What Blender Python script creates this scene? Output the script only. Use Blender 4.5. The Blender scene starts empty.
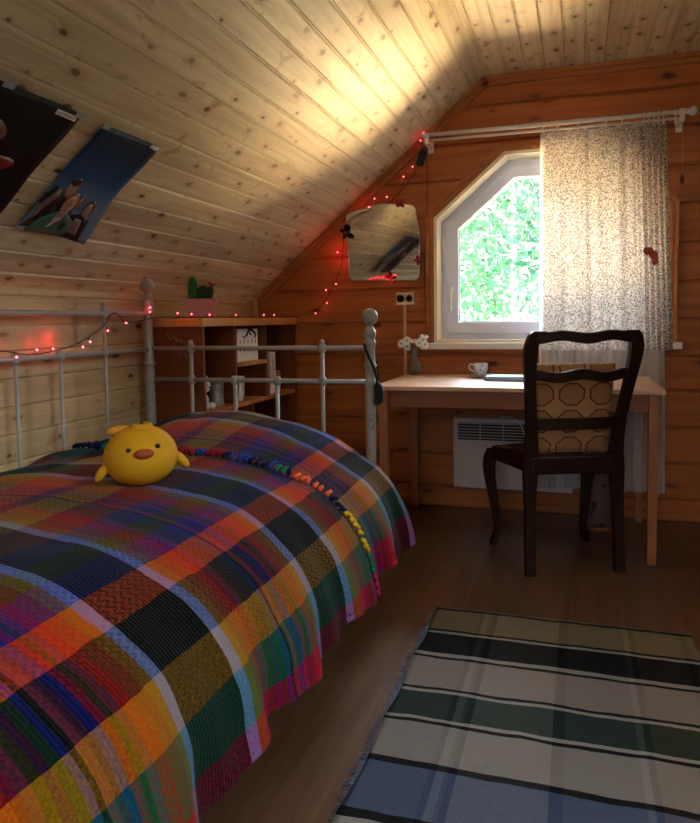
import bpy, bmesh, math, random
from mathutils import Vector, Matrix, noise
PI = math.pi
random.seed(7)
SC = bpy.context.scene
COL = SC.collection

# ------------------------------------------------------------------ helpers
def lin(c):
    return tuple(((v/12.92) if v <= .04045 else ((v+.055)/1.055)**2.4) for v in c)
def hx(s):
    s = s.lstrip('#'); return lin(tuple(int(s[i:i+2], 16)/255 for i in (0, 2, 4)))

class MB:
    """collects shapes into one mesh; each face may carry a material slot and a smooth flag"""
    def __init__(s): s.v = []; s.f = []; s.m = []; s.s = []; s.uv = []
    def add(s, vs, fs, mat=0, smooth=False, uvs=None):
        b = len(s.v); s.v += [tuple(p) for p in vs]
        for k, f in enumerate(fs):
            s.f.append(tuple(i+b for i in f)); s.m.append(mat); s.s.append(smooth)
            s.uv.append([uvs[i] for i in f] if uvs else None)
        return s
    def box(s, x0, y0, z0, x1, y1, z1, mat=0, M=None):
        P = [(x0,y0,z0),(x1,y0,z0),(x1,y1,z0),(x0,y1,z0),(x0,y0,z1),(x1,y0,z1),(x1,y1,z1),(x0,y1,z1)]
        if M: P = [M @ Vector(p) for p in P]
        return s.add(P, [(0,3,2,1),(4,5,6,7),(0,1,5,4),(1,2,6,5),(2,3,7,6),(3,0,4,7)], mat)
    def tube(s, pts, r, n=8, mat=0, closed=False, flat=None, cap=True):
        pts = [Vector(p) for p in pts]; N = len(pts)
        rr = r if isinstance(r, (list, tuple)) else [r]*N
        T = []
        for i in range(N):
            if closed: t = pts[(i+1) % N]-pts[i-1]
            else: t = pts[min(i+1, N-1)]-pts[max(i-1, 0)]
            T.append(t.normalized() if t.length > 1e-9 else Vector((0,0,1)))
        up = Vector((0,0,1)) if abs(T[0].z) < .9 else Vector((0,1,0))
        a = T[0].cross(up).normalized(); vs = []
        for i in range(N):
            a = (a-T[i]*a.dot(T[i])).normalized(); b = T[i].cross(a)
            k = rr[i]
            for j in range(n):
                w = 2*PI*j/n + (PI/n)
                ca, sa = math.cos(w), math.sin(w)
                if flat: vs.append(pts[i]+a*ca*k+b*sa*k*flat)
                else: vs.append(pts[i]+(a*ca+b*sa)*k)
        fs = []
        for i in range(N if closed else N-1):
            for j in range(n):
                p, q = i*n+j, i*n+(j+1) % n
                r_, s_ = ((i+1) % N)*n+j, ((i+1) % N)*n+(j+1) % n
                fs.append((p, q, s_, r_))
        if not closed and cap:
            fs.append(tuple(range(n))[::-1]); fs.append(tuple((N-1)*n+j for j in range(n)))
        return s.add(vs, fs, mat, True)
    def lathe(s, prof, c=(0,0,0), n=24, mat=0, M=None, smooth=True):
        vs = []
        for r, z in prof:
            for j in range(n):
                w = 2*PI*j/n; p = Vector((r*math.cos(w), r*math.sin(w), z))
                if M: p = M @ p
                vs.append(p+Vector(c))
        fs = []
        for i in range(len(prof)-1):
            for j in range(n):
                fs.append((i*n+j, i*n+(j+1) % n, (i+1)*n+(j+1) % n, (i+1)*n+j))
        if prof[0][0] > 1e-6: fs.append(tuple(range(n))[::-1])
        if prof[-1][0] > 1e-6: fs.append(tuple((len(prof)-1)*n+j for j in range(n)))
        return s.add(vs, fs, mat, smooth)
    def ball(s, c, r, n=16, mat=0, M=None, seg=10):
        r = r if isinstance(r, (list, tuple)) else (r, r, r)
        vs = []; fs = []
        for i in range(seg+1):
            th = PI*i/seg
            for j in range(n):
                w = 2*PI*j/n
                p = Vector((r[0]*math.sin(th)*math.cos(w), r[1]*math.sin(th)*math.sin(w), -r[2]*math.cos(th)))
                if M: p = M @ p
                vs.append(p+Vector(c))
        for i in range(seg):
            for j in range(n): fs.append((i*n+j, i*n+(j+1) % n, (i+1)*n+(j+1) % n, (i+1)*n+j))
        return s.add(vs, fs, mat, True)
    def prism(s, poly, ax, a, b, mat=0):
        """closed 2D polygon extruded along axis ax (0,1,2) from a to b"""
        def P(p, t):
            return {0: (t, p[0], p[1]), 1: (p[0], t, p[1]), 2: (p[0], p[1], t)}[ax]
        n = len(poly); vs = [P(p, a) for p in poly]+[P(p, b) for p in poly]
        fs = [tuple(range(n))[::-1], tuple(range(n, 2*n))]+[(i, (i+1) % n, n+(i+1) % n, n+i) for i in range(n)]
        return s.add(vs, fs, mat)
    def ring(s, outer, inner, y0, y1, mat=0):
        """frame between two polygons (x,z) of equal point count, from y0 to y1"""
        n = len(outer); vs = []
        for y in (y0, y1):
            for P in (outer, inner): vs += [(p[0], y, p[1]) for p in P]
        fs = []
        for i in range(n):
            j = (i+1) % n
            fs += [(i, j, n+j, n+i), (2*n+i, 3*n+i, 3*n+j, 2*n+j), (i, 2*n+i, 2*n+j, j), (n+i, n+j, 3*n+j, 3*n+i)]
        return s.add(vs, fs, mat)
    def build(s, name, mats, parent=None, bevel=0, weld=False, solid=0, sub=0, fixn=True):
        me = bpy.data.meshes.new(name); me.from_pydata(s.v, [], s.f)
        for m in (mats if isinstance(mats, (list, tuple)) else [mats]): me.materials.append(m)
        me.polygons.foreach_set('material_index', s.m); me.polygons.foreach_set('use_smooth', s.s)
        if any(u for u in s.uv):
            lay = me.uv_layers.new(name='UVMap'); k = 0
            for fu, f in zip(s.uv, s.f):
                for t in range(len(f)):
                    lay.data[k].uv = fu[t] if fu else (0, 0); k += 1
        if fixn or weld:
            bm = bmesh.new(); bm.from_mesh(me)
            if weld: bmesh.ops.remove_doubles(bm, verts=bm.verts, dist=1e-5)
            if fixn: bmesh.ops.recalc_face_normals(bm, faces=bm.faces)
            bm.to_mesh(me); bm.free()
        me.update()
        o = bpy.data.objects.new(name, me); COL.objects.link(o)
        if parent:
            o.parent = parent; o.matrix_parent_inverse = Matrix.Identity(4)
            if not parent.get('_local'):       # world-space vertices under a placed parent
                o.location = -base_of(parent)
        if solid:
            md = o.modifiers.new('thickness', 'SOLIDIFY'); md.thickness = solid; md.offset = 0
        if bevel:
            md = o.modifiers.new('bevel', 'BEVEL'); md.width = bevel; md.segments = 2; md.limit_method = 'ANGLE'; md.angle_limit = .7
        if sub:
            md = o.modifiers.new('sub', 'SUBSURF'); md.levels = sub; md.render_levels = sub
        return o
def base_of(o):
    v = Vector((0, 0, 0))
    while o: v += o.location; o = o.parent
    return v
def tag(o, label=None, cat=None, group=None, kind=None):
    if label: o['label'] = label
    if cat: o['category'] = cat
    if group: o['group'] = group
    if kind: o['kind'] = kind
    return o
def thing(name, loc, label, cat, group=None):
    o = bpy.data.objects.new(name, None); COL.objects.link(o); o.location = loc; o.empty_display_size = .05
    return tag(o, label, cat, group)
def lthing(name, loc, rz, label, cat, group=None):   # parts modelled in the thing's own axes
    o = thing(name, loc, label, cat, group); o.rotation_euler = (0, 0, rz); o['_local'] = 1
    return o
def copy_tree(o, parent=None):
    c = o.copy(); COL.objects.link(c); c.parent = parent
    for ch in list(o.children): copy_tree(ch, c)
    return c
def structure(o): o['kind'] = 'structure'; return o

# ------------------------------------------------------------------ material helpers
class NT:
    def __init__(s, name):
        s.m = bpy.data.materials.new(name); s.m.use_nodes = True; s.t = s.m.node_tree
        s.t.nodes.clear(); s.out = s.n('ShaderNodeOutputMaterial'); s.b = s.n('ShaderNodeBsdfPrincipled')
        s.l(s.b.outputs[0], s.out.inputs[0])
    def n(s, k, **kw):
        o = s.t.nodes.new(k)
        for a, b in kw.items(): setattr(o, a, b)
        return o
    def l(s, a, b): s.t.links.new(a, b)
    def put(s, sock, v):
        if hasattr(v, 'links') or isinstance(v, bpy.types.NodeSocket): s.l(v, sock)
        elif v is not None:
            if isinstance(v, (tuple, list)) and len(v) == 3 and sock.type == 'RGBA': v = (*v, 1)
            sock.default_value = v
    def math(s, op, a, b=None, c=None):
        o = s.n('ShaderNodeMath', operation=op); s.put(o.inputs[0], a)
        if b is not None: s.put(o.inputs[1], b)
        if c is not None: s.put(o.inputs[2], c)
        return o.outputs[0]
    def mix(s, f, a, b, mode='MIX'):
        o = s.n('ShaderNodeMix', data_type='RGBA', blend_type=mode)
        s.put(o.inputs[0], f); s.put(o.inputs[6], a); s.put(o.inputs[7], b); return o.outputs[2]
    def comb(s, x, y, z=0.):
        o = s.n('ShaderNodeCombineXYZ'); s.put(o.inputs[0], x); s.put(o.inputs[1], y); s.put(o.inputs[2], z); return o.outputs[0]
    def sep(s, v):
        o = s.n('ShaderNodeSeparateXYZ'); s.l(v, o.inputs[0]); return o.outputs
    def noise(s, v, scale=1., detail=2., rough=.5, dist=0.):
        o = s.n('ShaderNodeTexNoise'); s.put(o.inputs['Vector'], v); o.inputs['Scale'].default_value = scale
        o.inputs['Detail'].default_value = detail; o.inputs['Roughness'].default_value = rough; o.inputs['Distortion'].default_value = dist
        return o.outputs['Fac']
    def ramp(s, f, stops, interp='LINEAR'):
        o = s.n('ShaderNodeValToRGB'); r = o.color_ramp; r.interpolation = interp
        while len(r.elements) < len(stops): r.elements.new(.5)
        for e, (p, c) in zip(r.elements, stops):
            e.position = p; e.color = (*c, 1) if len(c) == 3 else c
        s.put(o.inputs[0], f); return o.outputs[0]
    def smooth(s, x, a, b, lo=0., hi=1.):
        o = s.n('ShaderNodeMapRange', interpolation_type='SMOOTHSTEP')
        s.put(o.inputs[0], x); o.inputs[1].default_value = a; o.inputs[2].default_value = b
        o.inputs[3].default_value = lo; o.inputs[4].default_value = hi; return o.outputs[0]
    def coord(s, kind='Object'): return s.n('ShaderNodeTexCoord').outputs[kind]
    def bump(s, h, strength=.3, dist=.002):
        o = s.n('ShaderNodeBump'); o.inputs['Strength'].default_value = strength; o.inputs['Distance'].default_value = dist
        s.l(h, o.inputs['Height']); s.l(o.outputs[0], s.b.inputs['Normal'])
    def set(s, col=None, rough=None, metal=None, spec=None, **kw):
        if col is not None: s.put(s.b.inputs['Base Color'], col)
        if rough is not None: s.put(s.b.inputs['Roughness'], rough)
        if metal is not None: s.b.inputs['Metallic'].default_value = metal
        if spec is not None: s.b.inputs['Specular IOR Level'].default_value = spec
        for k, v in kw.items(): s.put(s.b.inputs[k], v)
        return s

def plain(name, col, rough=.5, metal=0., spec=.5, nz=.06, scale=30, **kw):
    t = NT(name); n = t.noise(t.coord(), scale, 3)
    d = tuple(c*(1-nz*2) for c in col); u = tuple(min(1, c*(1+nz*2)) for c in col)
    t.set(t.mix(n, d, u), rough, metal, spec, **kw); return t.m

def pine(name, base, dark, knot, pitch=.0, along='uv', knots=1., rough=.55, streak=.5, spec=.4, knotcell=(.21, .1), tone=.35, shift=0.):
    """varnished softwood: per-board tone, stretched grain, elongated knots"""
    t = NT(name)
    if along == 'uv': q = t.sep(t.coord('UV')); L, A, Z = q[0], q[1], 0.
    else:
        q = t.sep(t.coord('Object'))
        L = q['xyz'.index(along[0])]; A = q['xyz'.index(along[1])]; Z = q['xyz'.index(along[2])]
        A = t.math('ADD', A, t.math('MULTIPLY', Z, .83))
    if pitch:
        idx = t.math('FLOOR', t.math('DIVIDE', t.math('ADD', A, shift), pitch))
        wn = t.n('ShaderNodeTexWhiteNoise', noise_dimensions='1D'); t.l(idx, wn.inputs['W']); rnd = wn.outputs[0]
    else: rnd = .37; 
    L2 = t.math('ADD', L, t.math('MULTIPLY', rnd, 7.3))
    # knots
    kv = t.comb(t.math('DIVIDE', L2, knotcell[0]), t.math('DIVIDE', t.math('ADD', A, shift), knotcell[1]), t.math('MULTIPLY', rnd, 9.))
    vo = t.n('ShaderNodeTexVoronoi', voronoi_dimensions='2D', feature='F1'); t.l(kv, vo.inputs['Vector']); vo.inputs['Randomness'].default_value = .85; vo.inputs['Scale'].default_value = 1.
    dist = vo.outputs['Distance']; rc = t.sep(vo.outputs['Color'])
    present = t.math('GREATER_THAN', rc[0], 1-.8*knots)
    size = t.math('MULTIPLY_ADD', rc[1], .09, .03)
    kd = t.noise(t.comb(t.math('MULTIPLY', L2, 46.), t.math('MULTIPLY', A, 60.)), 1., 2, .6)
    dist = t.math('MULTIPLY', dist, t.math('MULTIPLY_ADD', kd, 1.5, .3))
    k = t.math('DIVIDE', dist, size)
    kn = t.math('MULTIPLY', t.smooth(k, .75, 1.35, 1., 0.), present)
    halo = t.math('MULTIPLY', t.smooth(k, .8, 4.2, 1., 0.), present)
    # grain
    warp = t.math('MULTIPLY', halo, .012)
    gv = t.comb(t.math('MULTIPLY', L2, 1.6), t.math('MULTIPLY', t.math('ADD', A, warp), 34.), t.math('MULTIPLY', rnd, 31.))
    g = t.noise(gv, 1., 4, .62, .5)
    gv2 = t.comb(t.math('MULTIPLY', L2, .55), t.math('MULTIPLY', t.math('ADD', A, warp), 9.), t.math('MULTIPLY', rnd, 17.))
    g2 = t.noise(gv2, 1., 2, .5, 1.2)
    c = t.mix(t.math('MULTIPLY', t.smooth(g, .35, .75), streak), base, dark)
    c = t.mix(t.math('MULTIPLY', t.smooth(g2, .45, .8), streak*.6), c, dark)
    if pitch:
        tn = t.math('SUBTRACT', 1., t.math('MULTIPLY', rnd, tone))
        c = t.mix(1., c, t.comb(tn, tn, tn), 'MULTIPLY')
    smv = t.comb(t.math('MULTIPLY', L2, 11.), t.math('MULTIPLY', t.math('ADD', A, warp), 17.), t.math('MULTIPLY', rnd, 5.))
    sme = t.math('MULTIPLY', t.smooth(t.noise(smv, 1., 2, .5, .8), .60, .80), t.math('MULTIPLY', knots, .95))
    c = t.mix(sme, c, dark)
    c = t.mix(t.math('MULTIPLY', halo, .38), c, dark)
    c = t.mix(t.math('MULTIPLY', kn, t.math('MULTIPLY_ADD', rc[2], .5, .45)), c, knot)
    t.set(c, rough, 0., spec); t.bump(g, .12, .001)
    return t.m

M = {}
M['slope'] = pine('pale knotty pine boards', hx('ecdab4'), hx('ae8252'), hx('4a2c16'), .0965, 'uv', .9, .5, .5, .4, (.17, .0965), .2)
M['wall'] = pine('amber varnished pine boards', hx('b5682c'), hx('84401a'), hx('3a170a'), .0, 'uv', .55, .45, .6, .35, (.33, .12), .25)
M['knee'] = pine('pale pine wall boards', hx('cfae80'), hx('9c7248'), hx('43260f'), .0965, 'uv', .8, .55, .5, .35, (.22, .0965), .2)
M['trimwood'] = pine('amber pine trim', hx('b06a30'), hx('86491f'), hx('4a200d'), 0, 'xyz', .2, .4, .5)
M['desk'] = pine('light pine desk', hx('dcb698'), hx('c09470'), hx('8a5a3a'), 0, 'xyz', .12, .33, .4, .6, (.5, .2))  # tabletop pine lightened for the window light falling on it
M['deskleg'] = pine('shade-darkened pine desk legs', hx('a4653c'), hx('7e4626'), hx('5a321a'), 0, 'zxy', .1, .4, .4, .5, (.5, .2))  # same pine, darkened for the shade on the legs
M['apron'] = pine('shade-darkened pine apron', hx('8e5434'), hx('6c3a20'), hx('4a2412'), 0, 'xyz', .12, .38, .4, .4, (.5, .2))  # same pine, darkened and reddened for the shade on the desk front
M['cab'] = pine('reddish pine cabinet', hx('7e4020'), hx('5c2a12'), hx('2a1008'), 0, 'zyx', .35, .4, .5, .4, (.4, .2))
M['cabtop'] = pine('honey pine cabinet edges', hx('c88a4a'), hx('a4662c'), hx('5a2f14'), 0, 'yxz', .2, .4, .5, .4, (.4, .2))
M['reveal'] = plain('cream painted reveal', hx('efe3c6'), .45)
M['pvc'] = plain('white window plastic', hx('d6dcf6'), .3, spec=.5, nz=.01)
M['whitemetal'] = plain('off-white enamelled metal', hx('9c9690'), .35, nz=.04, scale=60)
M['steel'] = plain('chromed steel', hx('d8d8dc'), .2, 1.)
M['rodwhite'] = plain('white enamelled rod', hx('e4e0dc'), .25, nz=.01)
M['black'] = plain('black fabric', hx('0e0e10'), .85)
M['wire'] = plain('dark green cable', hx('12160f'), .5)
M['darkwood'] = pine('dark stained walnut', hx('2a130b'), hx('170a06'), hx('0c0504'), 0, 'zxy', .1, .42, .5, .25, (.5, .2))
M['paper'] = plain('white paper', hx('e8e8ea'), .7, nz=.02)

def floor_mat():
    t = NT('oak laminate'); q = t.sep(t.coord('Object')); X, Y = q[0], q[1]
    pw = .19
    r = t.math('FLOOR', t.math('DIVIDE', X, pw)); wn = t.n('ShaderNodeTexWhiteNoise', noise_dimensions='1D'); t.l(r, wn.inputs['W'])
    Y2 = t.math('ADD', Y, t.math('MULTIPLY', wn.outputs[0], 3.1)); e = t.math('FLOOR', t.math('DIVIDE', Y2, 1.28))
    wn2 = t.n('ShaderNodeTexWhiteNoise', noise_dimensions='2D'); t.l(t.comb(r, e), wn2.inputs['Vector']); rn = wn2.outputs[0]
    v = t.comb(t.math('MULTIPLY', X, 26.), t.math('MULTIPLY', Y2, 1.6), t.math('MULTIPLY', rn, 20.))
    g = t.noise(v, 1., 5, .65, .8); g2 = t.noise(t.comb(t.math('MULTIPLY', X, 7.), t.math('MULTIPLY', Y2, .8), t.math('MULTIPLY', rn, 11.)), 1., 2, .5, 1.5)
    c = t.ramp(g, [(.25, hx('41271a')), (.5, hx('5c3d29')), (.8, hx('75533a'))])
    c = t.mix(t.math('MULTIPLY', t.smooth(g2, .5, .75), .45), c, hx('4c321f'))
    tn = t.math('MULTIPLY_ADD', rn, .28, .82); c = t.mix(1., c, t.comb(tn, tn, tn), 'MULTIPLY')
    fx = t.math('ABSOLUTE', t.math('SUBTRACT', t.math('FRACT', t.math('DIVIDE', X, pw)), .5))
    fy = t.math('ABSOLUTE', t.math('SUBTRACT', t.math('FRACT', t.math('DIVIDE', Y2, 1.28)), .5))
    s = t.math('MAXIMUM', t.math('GREATER_THAN', fx, .494), t.math('GREATER_THAN', fy, .4988))
    c = t.mix(t.math('MULTIPLY', s, .6), c, hx('1d120b'))
    t.set(c, .30, 0, .8); t.bump(g, .06, .001); return t.m
M['floor'] = floor_mat()

def plaid_mat(name, y0, s_off=0.):
    """coloured weft (across) averaged with coloured warp (along), with a zigzag knit pattern"""
    t = NT(name); q = t.sep(t.coord('UV')); S, Y = q[0], q[1]
    wob = t.math('MULTIPLY', t.math('SUBTRACT', t.noise(t.coord('UV'), 14., 2), .5), .012)
    S1 = t.math('ADD', S, wob); P = .63
    v = t.math('MULTIPLY', t.math('FRACT', t.math('DIVIDE', t.math('ADD', t.math('SUBTRACT', Y, y0), wob), P)), 1.)
    K = (.006, .006, .009); PALE = (.32, .38, .66); YEL = (.42, .22, .01); RED = (.60, .035, .02); PUR = (.12, .02, .12); ORG = (.45, .10, .012)
    BLU = (.02, .04, .32); GRN = (.01, .09, .04); MAU = (.32, .08, .14); MAG = (.40, .02, .10); OLV = (.09, .09, .02); NAV = (.008, .012, .06)
    rows = [(0, K), (.085, PALE), (.114, YEL), (.145, ORG), (.185, RED), (.21, MAG), (.225, MAU), (.245, OLV), (.262, PUR), (.28, GRN), (.298, BLU), (.315, K), (.327, MAU),
            (.343, PUR), (.358, BLU), (.378, MAG), (.395, OLV), (.408, MAU), (.425, RED), (.45, ORG), (.485, YEL), (.516, PALE), (.545, K)]
    FW = {K: .30, PALE: .40, YEL: .5}
    weft = t.ramp(v, [(a/P, (*c, FW.get(c, .5))) for a, c in rows], 'CONSTANT')
    wt = weft.node.outputs['Alpha']
    cols = [(0, (.55, .01, .10)), (.06, (.0, .22, .12)), (.165, (.62, .34, .015)), (.255, K), (.365, (.85, .20, .09)), (.44, BLU), (.51, GRN), (.58, (.03, .05, .30)),
            (.65, (.30, .012, .02)), (.74, (.50, .33, .03)), (.85, (.35, .06, .2)), (.90, (.80, .16, .05)), (1.03, (.5, .4, .04)), (1.11, K), (1.2, (.02, .24, .17)), (1.3, K), (1.38, (.04, .05, .2))]
    warp = t.ramp(t.math('DIVIDE', t.math('SUBTRACT', S1, s_off), 1.5), [(min(a/1.5, 1), c) for a, c in cols], 'CONSTANT')
    zig = t.math('PINGPONG', S, .009)
    st = t.math('FRACT', t.math('ADD', t.math('DIVIDE', Y, .022), t.math('DIVIDE', zig, .013)))
    z = t.math('GREATER_THAN', st, .5)
    rib = t.math('FRACT', t.math('DIVIDE', Y, .0085)); yn = t.noise(t.comb(t.math('MULTIPLY', S, 260.), t.math('MULTIPLY', Y, 120.)), 1., 2, .7)
    big = t.smooth(t.noise(t.coord('UV'), 3.3, 1), .45, .6)
    f = t.math('ADD', wt, t.math('MULTIPLY', t.math('SUBTRACT', z, .5), t.math('MULTIPLY_ADD', big, .16, .06)))
    f = t.math('ADD', f, t.math('MULTIPLY', t.math('SUBTRACT', yn, .5), .75))
    f = t.math('MINIMUM', t.math('MAXIMUM', f, .12), .88)
    c = t.mix(f, weft, warp)
    spk = t.smooth(t.noise(t.comb(t.math('MULTIPLY', S, 330.), t.math('MULTIPLY', Y, 330.)), 1., 1), .62, .75)
    c = t.mix(t.math('MULTIPLY', spk, .35), c, (.01, .008, .01))
    gmn = t.n('ShaderNodeGamma'); gmn.inputs[1].default_value = 1.4; t.l(c, gmn.inputs[0]); hs = t.n('ShaderNodeHueSaturation'); hs.inputs['Saturation'].default_value = 1.05; hs.inputs['Value'].default_value = .7; t.l(gmn.outputs[0], hs.inputs['Color']); c = hs.outputs[0]
    t.set(c, .95, 0, .1, **{'Sheen Weight': .05, 'Sheen Roughness': .5})
    h = t.math('ADD', t.math('ADD', t.math('MULTIPLY', t.math('ABSOLUTE', t.math('SUBTRACT', rib, .5)), 1.), yn), t.math('MULTIPLY', z, .35))
    t.bump(h, .7, .004); return t.m
M['blanket'] = plaid_mat('multicolour plaid knit, near', 1.107-.63*2)
M['blanket2'] = plaid_mat('multicolour plaid knit, far', 2.515-.63*4, .045)

def rug_mat():
    t = NT('striped rag rug'); q = t.sep(t.coord('Object')); X, Y = q[0], q[1]
    wob = t.math('MULTIPLY', t.math('SUBTRACT', t.noise(t.coord(), 9., 2), .5), .018)
    Y1 = t.math('ADD', Y, wob)
    TAN = hx('8d7a55'); BK = hx('08080a'); CR = hx('a59a92'); GR = hx('18332c'); BL = hx('4c5f82'); PK = hx('a89990'); WH = hx('b9b2a6')
    rows = [(.80, BL), (.95, BK), (.97, WH), (1.17, BK), (1.20, BL), (1.385-.01, BK), (1.40, BL), (1.415, BL), (1.555, WH), (1.565, BK), (1.585, CR), (1.75, BK), (1.762, WH), (1.774, GR),
            (1.90, BK), (1.915, WH), (1.93, BK), (1.945, PK), (2.11, BK), (2.125, WH), (2.145, BK), (2.29, WH), (2.305, BK), (2.32, TAN), (2.478, WH), (2.488, BK), (2.505, WH)]
    rows = [(.80, BL), (.95, BK), (.97, WH), (1.16, WH), (1.165, BK), (1.19, WH), (1.36, BK), (1.385, BL), (1.555, BK), (1.58, CR), (1.745, BK), (1.76, WH), (1.772, GR),
            (1.90, WH), (1.912, BK), (1.93, PK), (2.105, BK), (2.12, WH), (2.14, BK), (2.285, WH), (2.298, BK), (2.315, TAN), (2.478, BK), (2.492, WH)]
    weft = t.ramp(t.math('SUBTRACT', Y1, .7), [((a-.7), c) for a, c in rows][:0] or [((a-.7)/1.9, (*c, {BK: .05, GR: .12}.get(c, .2))) for a, c in rows], 'CONSTANT'); wr = weft.node.outputs['Alpha']
    # the ramp runs over 1.9 m
    for n in t.t.nodes:
        if n.type == 'VALTORGB':
            lk = n.inputs[0].links[0]; s0 = lk.from_socket; t.t.links.remove(lk); t.l(t.math('DIVIDE', s0, 1.9), n.inputs[0])
    LT = hx('c9c0b4'); G = hx('8a8684'); D = hx('55504e'); T2 = hx('b08d62')
    cols = [(0, D), (.012, G), (.16, D), (.178, LT), (.195, G), (.205, D), (.222, LT), (.43, D), (.46, G), (.50, G), (.63, LT), (.648, D), (.665, T2), (.69, T2), (.80, D), (.82, T2)]
    warp = t.ramp(t.math('DIVIDE', t.math('ADD', X, .48), .86), [(a/.86, c) for a, c in cols], 'CONSTANT')
    n1 = t.noise(t.comb(t.math('MULTIPLY', X, 45.), t.math('MULTIPLY', Y, 330.)), 1., 3, .7)
    n2 = t.noise(t.comb(t.math('MULTIPLY', X, 420.), t.math('MULTIPLY', Y, 60.)), 1., 2, .6)
    f = t.math('MULTIPLY', t.math('MULTIPLY_ADD', t.math('SUBTRACT', n2, .5), 1.6, 1.), wr)
    c = t.mix(f, weft, warp)
    c = t.mix(t.math('MULTIPLY', t.smooth(n1, .5, .72), .4), c, t.mix(1., c, (.25, .25, .28), 'MULTIPLY'))
    c = t.mix(1., c, (.50, .49, .51), 'MULTIPLY'); t.set(c, .95, 0, .1); t.bump(t.math('ADD', n1, n2), .6, .003); return t.m
M['rug'] = rug_mat()

def curtain_mat():
    t = NT('small floral print cotton'); q = t.sep(t.coord('UV'))
    v = t.comb(q[0], q[1])
    vo = t.n('ShaderNodeTexVoronoi', voronoi_dimensions='2D'); t.l(v, vo.inputs['Vector']); vo.inputs['Scale'].default_value = 150
    nz = t.noise(v, 230., 2, .5)
    k = t.math('GREATER_THAN', nz, .57); rc = t.sep(vo.outputs['Color'])
    dot = t.math('MULTIPLY', t.math('LESS_THAN', vo.outputs['Distance'], .46), t.math('GREATER_THAN', rc[0], .40))
    dk = t.math('MULTIPLY', t.math('MAXIMUM', t.math('MULTIPLY', k, .12), dot), .9)
    colr = t.mix(rc[1], hx('5c4a48'), hx('3a3b42'))
    c = t.mix(dk, hx('ddd2c4'), colr)
    t.set(c, .9, 0, .1); t.t.links.remove(t.out.inputs[0].links[0])
    tr = t.n('ShaderNodeBsdfTranslucent'); t.l(c, tr.inputs[0]); mx = t.n('ShaderNodeMixShader'); mx.inputs[0].default_value = .42
    t.l(t.b.outputs[0], mx.inputs[1]); t.l(tr.outputs[0], mx.inputs[2]); t.l(mx.outputs[0], t.out.inputs[0]); return t.m
M['curtain'] = curtain_mat()
def sheer_mat():
    t = NT('white sheer voile'); t.set(hx('f4f4fa'), .9, 0, .1); t.t.links.remove(t.out.inputs[0].links[0])
    tr = t.n('ShaderNodeBsdfTranslucent'); tr.inputs[0].default_value = (.85, .85, .9, 1); mx = t.n('ShaderNodeMixShader'); mx.inputs[0].default_value = .5
    t.l(t.b.outputs[0], mx.inputs[1]); t.l(tr.outputs[0], mx.inputs[2])
    tp = t.n('ShaderNodeBsdfTransparent'); m2 = t.n('ShaderNodeMixShader'); m2.inputs[0].default_value = .22
    t.l(mx.outputs[0], m2.inputs[1]); t.l(tp.outputs[0], m2.inputs[2]); t.l(m2.outputs[0], t.out.inputs[0]); return t.m
M['sheer'] = sheer_mat()
def glass_mat(name, col=(1, 1, 1), rough=0.):
    t = NT(name); t.t.links.remove(t.out.inputs[0].links[0]); t.t.nodes.remove(t.b)
    tp = t.n('ShaderNodeBsdfTransparent'); tp.inputs[0].default_value = (*col, 1); gl = t.n('ShaderNodeBsdfGlossy'); gl.inputs['Roughness'].default_value = rough
    fr = t.n('ShaderNodeFresnel'); fr.inputs[0].default_value = 1.45; mx = t.n('ShaderNodeMixShader'); t.l(fr.outputs[0], mx.inputs[0])
    t.l(tp.outputs[0], mx.inputs[1]); t.l(gl.outputs[0], mx.inputs[2]); t.l(mx.outputs[0], t.out.inputs[0]); return t.m
M['pane'] = glass_mat('window glass', (.96, .98, .98))
def vase_mat():
    m_ = glass_mat('vase glass with refracted light', (.97, .98, .98), .02); tr = m_.node_tree; out = [n for n in tr.nodes if n.type == 'OUTPUT_MATERIAL'][0]; src = out.inputs[0].links[0].from_socket
    d = tr.nodes.new('ShaderNodeBsdfTranslucent'); d.inputs[0].default_value = (.8, .84, .86, 1); x = tr.nodes.new('ShaderNodeMixShader'); x.inputs[0].default_value = .2  # white translucency imitates window light refracted in the glass
    tr.links.new(src, x.inputs[1]); tr.links.new(d.outputs[0], x.inputs[2]); tr.links.new(x.outputs[0], out.inputs[0]); return m_
M['vaseglass'] = vase_mat()
def mirror_mat():
    t = NT('silvered mirror'); t.set((.8, .8, .78), .03, 1.); return t.m
M['mirror'] = mirror_mat()
def emit(name, col, s):
    t = NT(name); t.set(col, .4, **{'Emission Color': col, 'Emission Strength': s}); return t.m
M['led'] = emit('lit red LED', (1, .07, .12), 4.5)
def cushion_mat():
    t = NT('tan cushion with maroon rings'); q = t.sep(t.coord('UV'))
    u = t.math('ADD', t.math('DIVIDE', q[0], .132), .5); v = t.math('DIVIDE', q[1], .112)
    fu = t.math('ABSOLUTE', t.math('SUBTRACT', t.math('FRACT', u), .5)); fv = t.math('ABSOLUTE', t.math('SUBTRACT', t.math('FRACT', v), .5))
    wob = t.math('MULTIPLY', t.math('SUBTRACT', t.noise(t.coord('UV'), 20., 1), .5), .05)
    oc = t.math('ADD', t.math('MAXIMUM', t.math('MAXIMUM', fu, fv), t.math('MULTIPLY', t.math('ADD', fu, fv), .72)), wob)
    ring = t.math('LESS_THAN', t.math('ABSOLUTE', t.math('SUBTRACT', oc, .40)), .022)
    inn = t.math('LESS_THAN', oc, .38)
    c = t.mix(inn, hx('b98a62'), hx('a87a54')); c = t.mix(ring, c, hx('5a1c1a')); t.set(c, .9, 0, .15); return t.m
M['cushion'] = cushion_mat()

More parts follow.
